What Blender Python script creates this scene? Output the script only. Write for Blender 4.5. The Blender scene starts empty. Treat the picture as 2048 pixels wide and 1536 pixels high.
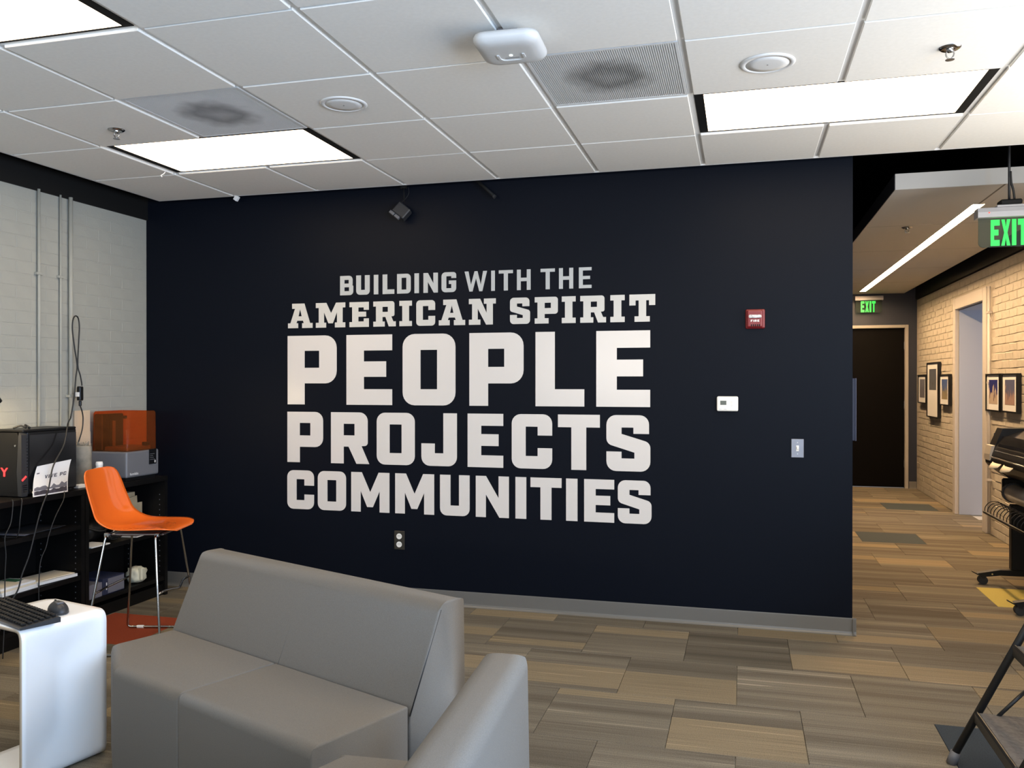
import bpy, bmesh, math, random
from mathutils import Vector, Matrix
from mathutils.geometry import tessellate_polygon
random.seed(7)
S = bpy.context.scene
COL = S.collection
PI = math.pi

# ------------------------------------------------------------------ camera, world, lights, exposure
cd = bpy.data.cameras.new('camera'); cam = bpy.data.objects.new('camera', cd); COL.objects.link(cam)
cd.sensor_width = 36.0; cd.lens = 1688.4 * 36 / 2048; cd.clip_start = .02; cd.clip_end = 100
cam.location = (0, 0, 1.415)
cam.rotation_euler = (PI / 2 - math.radians(.1355), 0, math.radians(15.252))
S.camera = cam
S.view_settings.view_transform = 'Standard'; S.view_settings.look = 'None'
S.view_settings.gamma = 1; S.view_settings.use_curve_mapping = False
S.view_settings.exposure = 0.45
S.cycles.use_denoising = True
S.cycles.max_bounces = 8; S.cycles.diffuse_bounces = 5; S.cycles.glossy_bounces = 4
S.cycles.transparent_max_bounces = 16
S.cycles.sample_clamp_indirect = 6

W = bpy.data.worlds.new('sky'); S.world = W; W.use_nodes = True
W.node_tree.nodes['Background'].inputs[0].default_value = (.72, .83, 1, 1)
W.node_tree.nodes['Background'].inputs[1].default_value = .6


def area(name, loc, rot, sx, sy, power, col, spread=180):
    l = bpy.data.lights.new(name, 'AREA'); l.shape = 'RECTANGLE'; l.size = sx; l.size_y = sy
    l.energy = power; l.color = col; l.spread = math.radians(spread)
    o = bpy.data.objects.new(name, l); COL.objects.link(o); o.location = loc; o.rotation_euler = rot
    return o


DAY = (.40, .64, 1.0)
# daylight and added ceiling fill in the unseen window openings of the right wall, of the wall behind the camera and in the room beyond the hall doorway
area('daylight_right_a', (2.32, -.7, 1.68), (0, PI / 2 + .12, 0), 1.5, 3.5, 240, DAY)
area('ceiling_fill_right_b', (2.32, 3.15, 1.72), (0, PI / 2 + .62, 0), 1.4, 2.7, 58, (1.0, .95, .88))  # tilted up and warmed as added fill for the right ceiling
area('ceiling_fill_front_a', (-1.95, -3.55, 1.75), (PI / 2 + 1.2, 0, 0), 1.85, 1.40, 135, (1.0, .92, .80))  # turned mostly upward: added fill to brighten the ceiling
area('ceiling_fill_front_b', (.95, -3.55, 1.75), (PI / 2 + 1.2, 0, 0), 1.85, 1.40, 95, (1.0, .92, .80))  # second added fill, aimed up at the ceiling as well
area('daylight_side_room', (4.9, 9.0, 1.6), (0, PI / 2, 0), 1.6, 1.6, 34, (.74, .82, 1.0))
TROFFER = 6.6      # glow of the ceiling light panels
STRIP = 104.0       # glow of the corridor LED strip

# ------------------------------------------------------------------ materials


def mat(name, col, rough=.5, metal=0.0, spec=.5, noise=0.0, nscale=30, bump=0.0, bscale=200, emit=None, estr=0.0, alpha=None, trans=0.0, coat=0.0, detail=3):
    m = bpy.data.materials.new(name); m.use_nodes = True
    nt = m.node_tree; b = nt.nodes['Principled BSDF']
    b.inputs['Base Color'].default_value = (*col, 1); b.inputs['Roughness'].default_value = rough
    b.inputs['Metallic'].default_value = metal; b.inputs['Specular IOR Level'].default_value = spec
    b.inputs['Coat Weight'].default_value = coat
    b.inputs['Transmission Weight'].default_value = trans
    if emit: b.inputs['Emission Color'].default_value = (*emit, 1); b.inputs['Emission Strength'].default_value = estr
    if noise or bump:
        tc = nt.nodes.new('ShaderNodeTexCoord')
    if noise:
        n = nt.nodes.new('ShaderNodeTexNoise'); n.inputs['Scale'].default_value = nscale; n.inputs['Detail'].default_value = detail
        nt.links.new(tc.outputs['Object'], n.inputs['Vector'])
        r = nt.nodes.new('ShaderNodeMapRange'); r.inputs[1].default_value = .3; r.inputs[2].default_value = .7
        r.inputs[3].default_value = 1 - noise; r.inputs[4].default_value = 1 + noise
        nt.links.new(n.outputs['Fac'], r.inputs[0])
        mx = nt.nodes.new('ShaderNodeMix'); mx.data_type = 'RGBA'; mx.blend_type = 'MULTIPLY'; mx.inputs['Factor'].default_value = 1
        mx.inputs[6].default_value = (*col, 1); nt.links.new(r.outputs[0], mx.inputs[7])
        nt.links.new(mx.outputs[2], b.inputs['Base Color'])
    if bump:
        n2 = nt.nodes.new('ShaderNodeTexNoise'); n2.inputs['Scale'].default_value = bscale; n2.inputs['Detail'].default_value = 4
        nt.links.new(tc.outputs['Object'], n2.inputs['Vector'])
        bp = nt.nodes.new('ShaderNodeBump'); bp.inputs['Strength'].default_value = bump; bp.inputs['Distance'].default_value = .004
        nt.links.new(n2.outputs['Fac'], bp.inputs['Height']); nt.links.new(bp.outputs[0], b.inputs['Normal'])
    return m


M = dict(
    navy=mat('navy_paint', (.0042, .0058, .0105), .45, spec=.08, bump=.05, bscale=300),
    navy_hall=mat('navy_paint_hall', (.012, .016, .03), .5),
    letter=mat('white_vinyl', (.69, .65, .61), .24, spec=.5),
    letter_shaded_grey=mat('shaded_grey_vinyl', (.46, .475, .47), .28, spec=.5),  # greyer vinyl, the weaker light at the top line put into its tone
    letter_shaded=mat('shaded_white_vinyl', (.585, .57, .53), .26, spec=.5),  # white vinyl toned down for the dimmer light up the wall
    tile=mat('ceiling_tile_board', (.88, .86, .815), .9, spec=.2, noise=.02, nscale=60, bump=.15, bscale=500),
    tee=mat('white_tee', (.78, .78, .77), .45),
    black=mat('black_paint', (.006, .006, .006), .7, spec=.25),
    plenum=mat('plenum_black', (.003, .003, .003), .9, spec=.1),
    cloud=mat('cloud_panel', (.56, .55, .53), .8),
    brickw=mat('white_painted_brick', (.355, .355, .315), .6, noise=.03, nscale=9, bump=.25, bscale=60),
    brickc=mat('cream_painted_brick', (.54, .49, .405), .55, noise=.06, nscale=14, bump=.6, bscale=45),
    mortarw=mat('white_painted_mortar', (.35, .35, .31), .7, bump=.3, bscale=70),
    mortarc=mat('cream_painted_mortar', (.50, .45, .37), .7, bump=.6, bscale=50),
    baseb=mat('grey_rubber_base', (.150, .143, .128), .38, spec=.5),
    frame_grey=mat('grey_door_paint', (.36, .34, .30), .5),
    casing=mat('casing_paint', (.58, .54, .50), .5),
    reveal=mat('reveal_plaster', (.40, .44, .52), .7),
    door=mat('dark_espresso_door', (.0013, .0009, .0007), .6, spec=.08, noise=.2, nscale=4),
    sofa=mat('grey_upholstery', (.172, .160, .143), .85, spec=.25, noise=.10, nscale=420, bump=.25, bscale=900),
    apwhite=mat('access_point_plastic', (.62, .62, .61), .4),
    whiteplastic=mat('white_moulded_plastic', (.92, .92, .92), .28, spec=.5),
    tanedge=mat('tan_edge', (.55, .44, .32), .5),
    orange=mat('orange_gloss_plastic', (.80, .15, .018), .14, spec=.5, coat=.3),
    orange_under=mat('orange_underside', (.55, .11, .015), .4),
    chrome=mat('chrome', (.42, .42, .42), .16, metal=1),
    steel=mat('brushed_steel', (.46, .46, .47), .35, metal=1),
    blackwood=mat('black_laminate', (.004, .0038, .0038), .45, spec=.22, noise=.3, nscale=8),
    blackplastic=mat('black_plastic', (.0065, .0065, .007), .42, spec=.3),
    blackgloss=mat('black_gloss', (.008, .008, .009), .15),
    darkgrey=mat('dark_grey_plastic', (.024, .025, .028), .45),
    midgrey=mat('mid_grey_plastic', (.12, .12, .13), .4),
    printergrey=mat('printer_grey', (.15, .152, .165), .4),
    redglow=mat('red_led', (.8, .02, .02), .4, emit=(1, .03, .03), estr=2.2),
    paper=mat('paper_white', (.78, .78, .77), .7),
    cream=mat('paper_cream', (.74, .66, .50), .7),
    greenpaper=mat('paper_green', (.02, .12, .05), .7),
    ink=mat('print_ink', (.10, .10, .12), .7),
    photo_dark=mat('photo_dark', (.05, .045, .06), .6, noise=.5, nscale=40),
    rack=mat('black_wire', (.012, .01, .009), .4, metal=.3),
    card=mat('kraft_cardboard', (.40, .31, .19), .75, noise=.12, nscale=12),
    greycard=mat('grey_card_box', (.15, .15, .18), .6),
    navybox=mat('navy_box', (.022, .028, .065), .5),
    bluegreybox=mat('blue_grey_box', (.10, .115, .19), .5),
    board=mat('beige_board', (.60, .47, .33), .7, noise=.06, nscale=8),
    roll=mat('dusty_roll', (.26, .235, .19), .85, noise=.45, nscale=10),
    bag=mat('cream_plastic_bag', (.66, .64, .50), .5),
    red=mat('fire_alarm_red', (.18, .009, .012), .35),
    strobe=mat('strobe_lens', (.65, .66, .66), .12, noise=.5, nscale=90),
    offwhite=mat('off_white_plastic', (.84, .82, .76), .4),
    lcd=mat('lcd_green_grey', (.10, .115, .10), .25),
    platesteel=mat('steel_plate', (.26, .27, .31), .38, metal=.55),
    darkplate=mat('dark_bronze_plate', (.07, .065, .055), .35, metal=.6),
    greenletter=mat('green_lit_letter', (.01, .40, .05), .4, emit=(.012, .70, .085), estr=.62),
    exit_body=mat('exit_housing', (.42, .42, .44), .4),
    reddot=mat('red_indicator', (.6, .02, .02), .4, emit=(1, .08, .05), estr=1.2),
    glowwhite=mat('led_white', (1, 1, 1), .4, emit=(.8, 1, .93), estr=4),
    lampglow=mat('light_panel_glow', (.9, .9, .9), .5, emit=(1, .78, .53), estr=TROFFER),
    stripglow=mat('strip_glow', (.9, .9, .9), .5, emit=(1, .66, .36), estr=STRIP),
    bulb=mat('warm_bulb', (.9, .8, .6), .5, emit=(1, .75, .42), estr=560),
    grille=mat('grey_grille', (.72, .725, .72), .5),
    grilleback=mat('grille_backing', (.25, .255, .255), .7),
    speakergrey=mat('speaker_grille', (.74, .74, .73), .8, bump=.2, bscale=900),
    rubber=mat('dark_rubber', (.02, .02, .02), .8),
    subfloor=mat('pale_bounce_slab', (.5, .48, .44), .8, noise=.05, nscale=3),  # unseen floor behind the camera made pale to bounce light upward
    ladder=mat('black_ladder_steel', (.012, .012, .012), .35),
    tread=mat('ribbed_tread', (.10, .09, .082), .75, noise=.25, nscale=60, bump=.6, bscale=300),
    cablem=mat('black_cable', (.008, .008, .008), .5),
    greycable=mat('grey_cable', (.012, .012, .012), .6),
    silver=mat('silver_trim', (.55, .55, .55), .25, metal=1),
    rollpaper=mat('plotter_roll_paper', (.50, .49, .48), .6),
    plottercap=mat('plotter_cap', (.62, .56, .47), .4),
)


def glassy(name, col, mixf, rough=.05):
    """thin see-through plastic: tinted transparency plus a glossy skin"""
    m = bpy.data.materials.new(name); m.use_nodes = True; nt = m.node_tree
    nt.nodes.remove(nt.nodes['Principled BSDF']); out = nt.nodes['Material Output']
    t = nt.nodes.new('ShaderNodeBsdfTransparent'); t.inputs[0].default_value = (*col, 1)
    p = nt.nodes.new('ShaderNodeBsdfPrincipled'); p.inputs['Base Color'].default_value = (*col, 1); p.inputs['Roughness'].default_value = rough
    mx = nt.nodes.new('ShaderNodeMixShader'); mx.inputs[0].default_value = mixf
    nt.links.new(t.outputs[0], mx.inputs[1]); nt.links.new(p.outputs[0], mx.inputs[2]); nt.links.new(mx.outputs[0], out.inputs[0])
    return m


M['orangecover'] = glassy('orange_clear_cover', (.92, .34, .115), .07, .15)
M['exitglass'] = glassy('clear_acrylic', (.55, .62, .59), .05, .05)
M['picglass'] = glassy('picture_glass', (.97, .97, .97), .06, .05)


def carpet_mat():
    """striped loop pile; object colour: R,G = lower and upper edge of the tan band across the tile, B = tone"""
    m = bpy.data.materials.new('striped_carpet'); m.use_nodes = True; nt = m.node_tree; N = nt.nodes.new; L = nt.links.new
    b = nt.nodes['Principled BSDF']; b.inputs['Roughness'].default_value = .95; b.inputs['Specular IOR Level'].default_value = .1
    tc = N('ShaderNodeTexCoord'); oi = N('ShaderNodeObjectInfo'); sep = N('ShaderNodeSeparateXYZ'); L(tc.outputs['Object'], sep.inputs[0])

    def mth(op, a, c=None, d=None):
        n = N('ShaderNodeMath'); n.operation = op
        for i, v in enumerate((a, c, d)):
            if v is None: continue
            if isinstance(v, (int, float)): n.inputs[i].default_value = v
            else: L(v, n.inputs[i])
        return n.outputs[0]
    t = mth('ADD', mth('DIVIDE', sep.outputs[1], .527), .5)
    sc = N('ShaderNodeSeparateColor'); L(oi.outputs['Color'], sc.inputs[0])
    # fine streaks along the tile
    mp = N('ShaderNodeMapping'); mp.inputs['Scale'].default_value = (1.6, 170, 1); L(tc.outputs['Object'], mp.inputs[0])
    cmb = N('ShaderNodeCombineXYZ'); L(mth('MULTIPLY', oi.outputs['Random'], 40.0), cmb.inputs[0]); L(mth('MULTIPLY', oi.outputs['Random'], 91.0), cmb.inputs[1]); L(cmb.outputs[0], mp.inputs['Location'])
    ns = N('ShaderNodeTexNoise'); ns.inputs['Scale'].default_value = 1; ns.inputs['Detail'].default_value = 2; L(mp.outputs[0], ns.inputs['Vector'])
    # broad tonal strips
    mp2 = N('ShaderNodeMapping'); mp2.inputs['Scale'].default_value = (.25, 9, 1); L(tc.outputs['Object'], mp2.inputs[0]); L(cmb.outputs[0], mp2.inputs['Location'])
    nb = N('ShaderNodeTexNoise'); nb.inputs['Scale'].default_value = 1; nb.inputs['Detail'].default_value = 1; L(mp2.outputs[0], nb.inputs['Vector'])
    lo = mth('GREATER_THAN', t, sc.outputs[0]); hi = mth('LESS_THAN', t, sc.outputs[1]); band = mth('MULTIPLY', lo, hi)
    ramp = N('ShaderNodeValToRGB'); ramp.color_ramp.elements[0].position = .33; ramp.color_ramp.elements[0].color = (.104, .089, .067, 1)
    ramp.color_ramp.elements[1].position = .68; ramp.color_ramp.elements[1].color = (.172, .149, .113, 1)
    L(nb.outputs['Fac'], ramp.inputs[0])
    mx = N('ShaderNodeMix'); mx.data_type = 'RGBA'; L(band, mx.inputs['Factor']); L(ramp.outputs[0], mx.inputs[6]); mx.inputs[7].default_value = (.206, .164, .106, 1)
    # light hairlines
    mp3 = N('ShaderNodeMapping'); mp3.inputs['Scale'].default_value = (.8, 34, 1); L(tc.outputs['Object'], mp3.inputs[0]); L(cmb.outputs[0], mp3.inputs['Location'])
    nl = N('ShaderNodeTexNoise'); nl.inputs['Scale'].default_value = 1; nl.inputs['Detail'].default_value = 0; L(mp3.outputs[0], nl.inputs['Vector'])
    line = mth('GREATER_THAN', nl.outputs['Fac'], .735)
    mr = N('ShaderNodeMapRange'); mr.inputs[1].default_value = .25; mr.inputs[2].default_value = .75; mr.inputs[3].default_value = .74; mr.inputs[4].default_value = 1.26; L(ns.outputs['Fac'], mr.inputs[0])
    sp = N('ShaderNodeTexNoise'); sp.inputs['Scale'].default_value = 260; L(tc.outputs['Object'], sp.inputs['Vector'])
    mr2 = N('ShaderNodeMapRange'); mr2.inputs[1].default_value = .3; mr2.inputs[2].default_value = .7; mr2.inputs[3].default_value = .75; mr2.inputs[4].default_value = 1.25; L(sp.outputs['Fac'], mr2.inputs[0])
    f = mth('MULTIPLY', mth('MULTIPLY', mr.outputs[0], mr2.outputs[0]), mth('ADD', mth('MULTIPLY', line, .45), 1))
    f = mth('MULTIPLY', f, sc.outputs[2])
    mm = N('ShaderNodeMix'); mm.data_type = 'RGBA'; mm.blend_type = 'MULTIPLY'; mm.inputs['Factor'].default_value = 1; L(mx.outputs[2], mm.inputs[6]); L(f, mm.inputs[7])
    L(mm.outputs[2], b.inputs['Base Color'])
    bp = N('ShaderNodeBump'); bp.inputs['Strength'].default_value = .35; bp.inputs['Distance'].default_value = .004; L(mr2.outputs[0], bp.inputs['Height']); L(bp.outputs[0], b.inputs['Normal'])
    return m


M['carpet'] = carpet_mat()
M['carpet_blue'] = mat('blue_carpet', (.036, .046, .058), .95, spec=.1, noise=.15, nscale=200, bump=.3, bscale=300)
M['carpet_slate'] = mat('slate_carpet', (.058, .069, .074), .95, spec=.1, noise=.15, nscale=200, bump=.3, bscale=300)
M['carpet_yellow'] = mat('yellow_carpet', (.44, .36, .105), .95, spec=.1, noise=.10, nscale=200, bump=.3, bscale=300)
M['carpet_red'] = mat('red_carpet', (.27, .055, .025), .95, spec=.1, noise=.15, nscale=200, bump=.3, bscale=300)


def photo_mat(name, seed, top, bottom, tower):
    """a small printed picture of towers against a sky"""
    m = bpy.data.materials.new(name); m.use_nodes = True; nt = m.node_tree; N = nt.nodes.new; L = nt.links.new
    b = nt.nodes['Principled BSDF']; b.inputs['Roughness'].default_value = .4
    tc = N('ShaderNodeTexCoord'); sep = N('ShaderNodeSeparateXYZ'); L(tc.outputs['Generated'], sep.inputs[0])
    r = N('ShaderNodeValToRGB'); L(sep.outputs[2], r.inputs[0])
    r.color_ramp.elements[0].position = .12; r.color_ramp.elements[0].color = (*bottom, 1)
    r.color_ramp.elements[1].position = .55; r.color_ramp.elements[1].color = (*top, 1)
    n = N('ShaderNodeTexNoise'); n.inputs['Scale'].default_value = 3.2; n.inputs['Detail'].default_value = 4
    mp = N('ShaderNodeMapping'); mp.inputs['Scale'].default_value = (1, 2.4, .75); mp.inputs['Location'].default_value = (seed, seed * 2.7, 0)
    L(tc.outputs['Generated'], mp.inputs[0]); L(mp.outputs[0], n.inputs['Vector'])
    ad = N('ShaderNodeMath'); ad.operation = 'ADD'; L(n.outputs['Fac'], ad.inputs[0])
    ms = N('ShaderNodeMath'); ms.operation = 'MULTIPLY_ADD'; L(sep.outputs[2], ms.inputs[0]); ms.inputs[1].default_value = -.45; ms.inputs[2].default_value = .24; L(ms.outputs[0], ad.inputs[1])
    gt = N('ShaderNodeMapRange'); gt.inputs[1].default_value = .50; gt.inputs[2].default_value = .56; L(ad.outputs[0], gt.inputs[0])
    mx = N('ShaderNodeMix'); mx.data_type = 'RGBA'; L(gt.outputs[0], mx.inputs['Factor']); L(r.outputs[0], mx.inputs[6]); mx.inputs[7].default_value = (*tower, 1)
    L(mx.outputs[2], b.inputs['Base Color'])
    return m


# ------------------------------------------------------------------ mesh helpers
def link(name, me, parent=None, loc=None, rot=None):
    o = bpy.data.objects.new(name, me); COL.objects.link(o)
    if parent: o.parent = parent
    if loc is not None: o.location = loc
    if rot is not None: o.rotation_euler = rot
    return o


def bm_obj(name, bm, m, parent=None, smooth=False, loc=None, rot=None, mats=None):
    bmesh.ops.recalc_face_normals(bm, faces=bm.faces[:])
    me = bpy.data.meshes.new(name); bm.to_mesh(me); bm.free()
    for x in (mats or [m]): me.materials.append(x)
    if smooth:
        for p in me.polygons: p.use_smooth = True
    return link(name, me, parent, loc, rot)


def tag(o, label, cat, group=None):
    o['label'] = label; o['category'] = cat
    if group: o['group'] = group
    return o


def thing(name, label, cat, loc=(0, 0, 0), rz=0.0, group=None):
    o = bpy.data.objects.new(name, None); COL.objects.link(o); o.empty_display_size = .05
    o.location = loc; o.rotation_euler = (0, 0, rz)
    return tag(o, label, cat, group)


def struct(o):
    o['kind'] = 'structure'; return o


def add_box(bm, lo, hi, bevel=0.0, seg=1, rot=None, piv=None):
    r = bmesh.ops.create_cube(bm, size=1); vs = r['verts']
    c = [(a + b) / 2 for a, b in zip(lo, hi)]; s = [abs(b - a) for a, b in zip(lo, hi)]
    for v in vs: v.co = Vector((v.co.x * s[0] + c[0], v.co.y * s[1] + c[1], v.co.z * s[2] + c[2]))
    if bevel:
        es = list({e for v in vs for e in v.link_edges})
        rr = bmesh.ops.bevel(bm, geom=es, offset=bevel, segments=seg, affect='EDGES', profile=.5)
        vs = list({v for f in rr['faces'] for v in f.verts} | {v for v in vs if v.is_valid})
    if rot is not None:
        p = Vector(piv if piv else c)
        for v in vs: v.co = rot @ (v.co - p) + p
    return vs


def box(name, lo, hi, m, parent=None, bevel=0.0, seg=1, smooth=False, rot=None, piv=None):
    bm = bmesh.new(); add_box(bm, lo, hi, bevel, seg, rot, piv)
    return bm_obj(name, bm, m, parent, smooth)


def add_cyl(bm, p0, p1, r0, r1=None, n=16, caps=True):
    r1 = r0 if r1 is None else r1
    p0 = Vector(p0); p1 = Vector(p1); d = (p1 - p0); q = d.to_track_quat('Z', 'Y')
    a = []; b = []
    for i in range(n):
        t = 2 * PI * i / n; u = Vector((math.cos(t), math.sin(t), 0))
        a.append(bm.verts.new(p0 + q @ (u * r0))); b.append(bm.verts.new(p1 + q @ (u * r1)))
    for i in range(n): bm.faces.new((a[i], a[(i + 1) % n], b[(i + 1) % n], b[i]))
    if caps: bm.faces.new(a[::-1]); bm.faces.new(b)
    return a + b


def cyl(name, p0, p1, r0, m, parent=None, r1=None, n=16, smooth=False):
    bm = bmesh.new(); add_cyl(bm, p0, p1, r0, r1, n); return bm_obj(name, bm, m, parent, smooth)


def smooth_path(pts, k=6):
    P = [Vector(p) for p in pts]
    if len(P) < 3: return P
    out = []
    for i in range(len(P) - 1):
        p0 = P[max(i - 1, 0)]; p1 = P[i]; p2 = P[i + 1]; p3 = P[min(i + 2, len(P) - 1)]
        for j in range(k):
            t = j / k
            out.append(.5 * ((2 * p1) + (-p0 + p2) * t + (2 * p0 - 5 * p1 + 4 * p2 - p3) * t * t + (-p0 + 3 * p1 - 3 * p2 + p3) * t ** 3))
    return out + [P[-1]]


def add_tube(bm, pts, r, n=8, curve=False, k=6):
    P = smooth_path(pts, k) if curve else [Vector(p) for p in pts]
    rings = []
    for i, p in enumerate(P):
        d = (P[min(i + 1, len(P) - 1)] - P[max(i - 1, 0)]).normalized()
        if i == 0:
            up = Vector((0, 0, 1)) if abs(d.z) < .9 else Vector((1, 0, 0))
            s = d.cross(up).normalized(); prev = s
        s = (prev - d * prev.dot(d)).normalized(); prev = s; t = d.cross(s)
        rings.append([bm.verts.new(p + (s * math.cos(2 * PI * j / n) + t * math.sin(2 * PI * j / n)) * r) for j in range(n)])
    for a, b in zip(rings, rings[1:]):
        for j in range(n): bm.faces.new((a[j], a[(j + 1) % n], b[(j + 1) % n], b[j]))
    bm.faces.new(rings[0][::-1]); bm.faces.new(rings[-1])


def tube(name, pts, r, m, parent=None, n=8, curve=False, k=6):
    bm = bmesh.new(); add_tube(bm, pts, r, n, curve, k); return bm_obj(name, bm, m, parent, True)


def bend_path(pts, r, k=5):
    """polyline with its corners rounded"""
    P = [Vector(p) for p in pts]; out = [P[0]]
    for a, b, c in zip(P, P[1:], P[2:]):
        u = (a - b); v = (c - b); q = min(r, u.length * .45, v.length * .45); u = b + u.normalized() * q; v = b + v.normalized() * q
        for i in range(k + 1):
            t = i / k; out.append(u * (1 - t) ** 2 + b * 2 * t * (1 - t) + v * t * t)
    return out + [P[-1]]


def add_lathe(bm, prof, n=24, c=(0, 0, 0)):
    rings = []
    for r, z in prof:
        rings.append([bm.verts.new((c[0] + r * math.cos(2 * PI * j / n), c[1] + r * math.sin(2 * PI * j / n), c[2] + z)) for j in range(n)] if r > 1e-6 else [bm.verts.new((c[0], c[1], c[2] + z))])
    for a, b in zip(rings, rings[1:]):
        if len(a) == 1 and len(b) == 1: continue
        for j in range(n):
            k = (j + 1) % n
            if len(a) == 1: bm.faces.new((a[0], b[j], b[k]))
            elif len(b) == 1: bm.faces.new((a[j], a[k], b[0]))
            else: bm.faces.new((a[j], a[k], b[k], b[j]))


def round_poly(pts, seg=6):
    """[(x, y) or (x, y, r)] -> polyline with rounded corners"""
    n = len(pts); out = []
    for i, p in enumerate(pts):
        if len(p) == 2 or p[2] <= 0: out.append(Vector((p[0], p[1], 0))); continue
        b = Vector((p[0], p[1], 0)); a = Vector((*pts[i - 1][:2], 0)); c = Vector((*pts[(i + 1) % n][:2], 0))
        u = (a - b); v = (c - b); ang = u.angle(v); q = min(p[2] / math.tan(ang / 2), u.length * .5, v.length * .5)
        r = q * math.tan(ang / 2); u.normalize(); v.normalize()
        cen = b + (u + v).normalized() * (r / math.sin(ang / 2)); s = b + u * q - cen; e = b + v * q - cen
        tot = s.angle(e)
        for k in range(seg + 1):
            t = k / seg; w = (s * math.sin((1 - t) * tot) + e * math.sin(t * tot)) / math.sin(tot); out.append(cen + w)
    return out


def add_plate(bm, outer, holes, depth, f):
    """flat shape with holes, extruded; f maps (x, y, d) to a point"""
    loops = [outer] + holes
    tri = tessellate_polygon(loops); flat = [p for l in loops for p in l]
    A = [bm.verts.new(f(p.x, p.y, 0)) for p in flat]; B = [bm.verts.new(f(p.x, p.y, depth)) for p in flat]
    for t in tri:
        bm.faces.new([A[i] for i in t]); bm.faces.new([B[i] for i in t][::-1])
    o = 0
    for l in loops:
        n = len(l)
        for i in range(n):
            j = (i + 1) % n; bm.faces.new((A[o + i], A[o + j], B[o + j], B[o + i]))
        o += n


def add_prism(bm, prof, y0, y1, f=lambda a, b, y: (a, y, b)):
    A = [bm.verts.new(f(a, b, y0)) for a, b in prof]; B = [bm.verts.new(f(a, b, y1)) for a, b in prof]; n = len(prof)
    for i in range(n): bm.faces.new((A[i], A[(i + 1) % n], B[(i + 1) % n], B[i]))
    bm.faces.new(A[::-1]); bm.faces.new(B)


def copy_tree(o, parent=None):
    c = o.copy(); COL.objects.link(c)
    if parent: c.parent = parent
    for ch in list(o.children): copy_tree(ch, c)
    return c


# ------------------------------------------------------------------ room shell
XL, XR, YB, XH, YE, YF, ZC = -4.04, 2.227, 5.05, .595, 12.2, -3.6, 2.653   # left, right, blue wall, blue wall end, hall end, front, tile face
ZT = 3.25
floor = struct(box('floor', (XL - .2, YF - .2, -.15), (6, YE + .2, -.012), M['subfloor']))
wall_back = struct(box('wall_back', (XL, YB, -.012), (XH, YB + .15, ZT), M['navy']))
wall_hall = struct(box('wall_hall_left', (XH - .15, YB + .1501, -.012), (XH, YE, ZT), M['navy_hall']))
struct(box('wall_front', (XL, YF - .15, -.012), (-2.9, YF, ZT), M['brickw']))
bm = bmesh.new()
for lo, hi in (((-2.9, YF - .15, -.012), (1.9, YF, 1.0)), ((-2.9, YF - .15, 2.5), (1.9, YF, ZT)), ((-1.0, YF - .15, 1.0), (0.0, YF, 2.5)), ((1.9, YF - .15, -.012), (XR, YF, ZT))): add_box(bm, lo, hi)
struct(bm_obj('wall_front_windows', bm, M['brickw']))
wall_end = bmesh.new()
add_box(wall_end, (XH - .15, YE, -.012), (1.0, YE + .15, ZT)); add_box(wall_end, (2.118, YE, -.012), (XR + .3, YE + .15, ZT)); add_box(wall_end, (1.0, YE, 2.17), (2.118, YE + .15, ZT))
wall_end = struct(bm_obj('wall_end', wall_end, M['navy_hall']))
wall_left = struct(box('wall_left', (XL - .2, YF, -.012), (XL - .0018, YB + .15, 2.55), M['mortarw']))
struct(box('trim_1', (XL - .2, YF, 2.55), (XL + .012, YB, ZT), M['black']))
# right wall: window opening nearer the camera, doorway in the hall
bm = bmesh.new()
DY0, DY1, DZ = 8.90, 9.97, 2.19
WY0, WY1 = -2.5, 1.1
for lo, hi in (((XR + .006, YF, -.012), (XR + .35, WY0, 2.5)), ((XR + .006, WY0, -.012), (XR + .35, WY1, .85)), ((XR + .006, WY0, 2.45), (XR + .35, WY1, 2.5)), ((XR + .006, WY1, -.012), (XR + .35, 1.75, 2.5)), ((XR + .006, 1.75, -.012), (XR + .35, 4.55, .95)), ((XR + .006, 1.75, 2.46), (XR + .35, 4.55, 2.5)), ((XR + .006, 4.55, -.012), (XR + .35, DY0, 2.5)),
               ((XR + .006, DY0, DZ), (XR + .35, DY1, 2.5)), ((XR + .006, DY1, -.012), (XR + .35, YE, 2.5))): add_box(bm, lo, hi)
wall_right = struct(bm_obj('wall_right', bm, M['mortarc']))
struct(box('trim_2', (XR - .012, YF, 2.51), (XR + .35, YE, ZT), M['black']))
bm = bmesh.new()
add_box(bm, (XR + .01, DY0 - .002, 0), (XR + .75, DY0 + .012, DZ)); add_box(bm, (XR + .01, DY1 - .012, 0), (XR + .75, DY1 + .002, DZ)); add_box(bm, (XR + .01, DY0 - .002, DZ - .012), (XR + .75, DY1 + .002, DZ + .01))
struct(bm_obj('trim_3', bm, M['reveal']))
bm = bmesh.new()
for lo, hi in (((XR - .03, DY0 - .12, 0), (XR + .012, DY0, DZ + .12)), ((XR - .03, DY1, 0), (XR + .012, DY1 + .10, DZ + .12)), ((XR - .03, DY0, DZ), (XR + .012, DY1, DZ + .12))): add_box(bm, lo, hi, .004)
struct(bm_obj('trim_4', bm, M['casing']))
# side room behind the doorway
bm = bmesh.new()
add_box(bm, (5.0, 7.6, 0), (5.1, 11.2, 2.6)); add_box(bm, (XR + .36, 7.5, 0), (5.0, 7.6, 2.6)); add_box(bm, (XR + .36, 11.2, 0), (5.0, 11.3, 2.6)); add_box(bm, (XR + .36, 7.5, 2.6), (5.1, 11.3, 2.7))
struct(bm_obj('wall_side_room', bm, M['reveal']))
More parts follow.
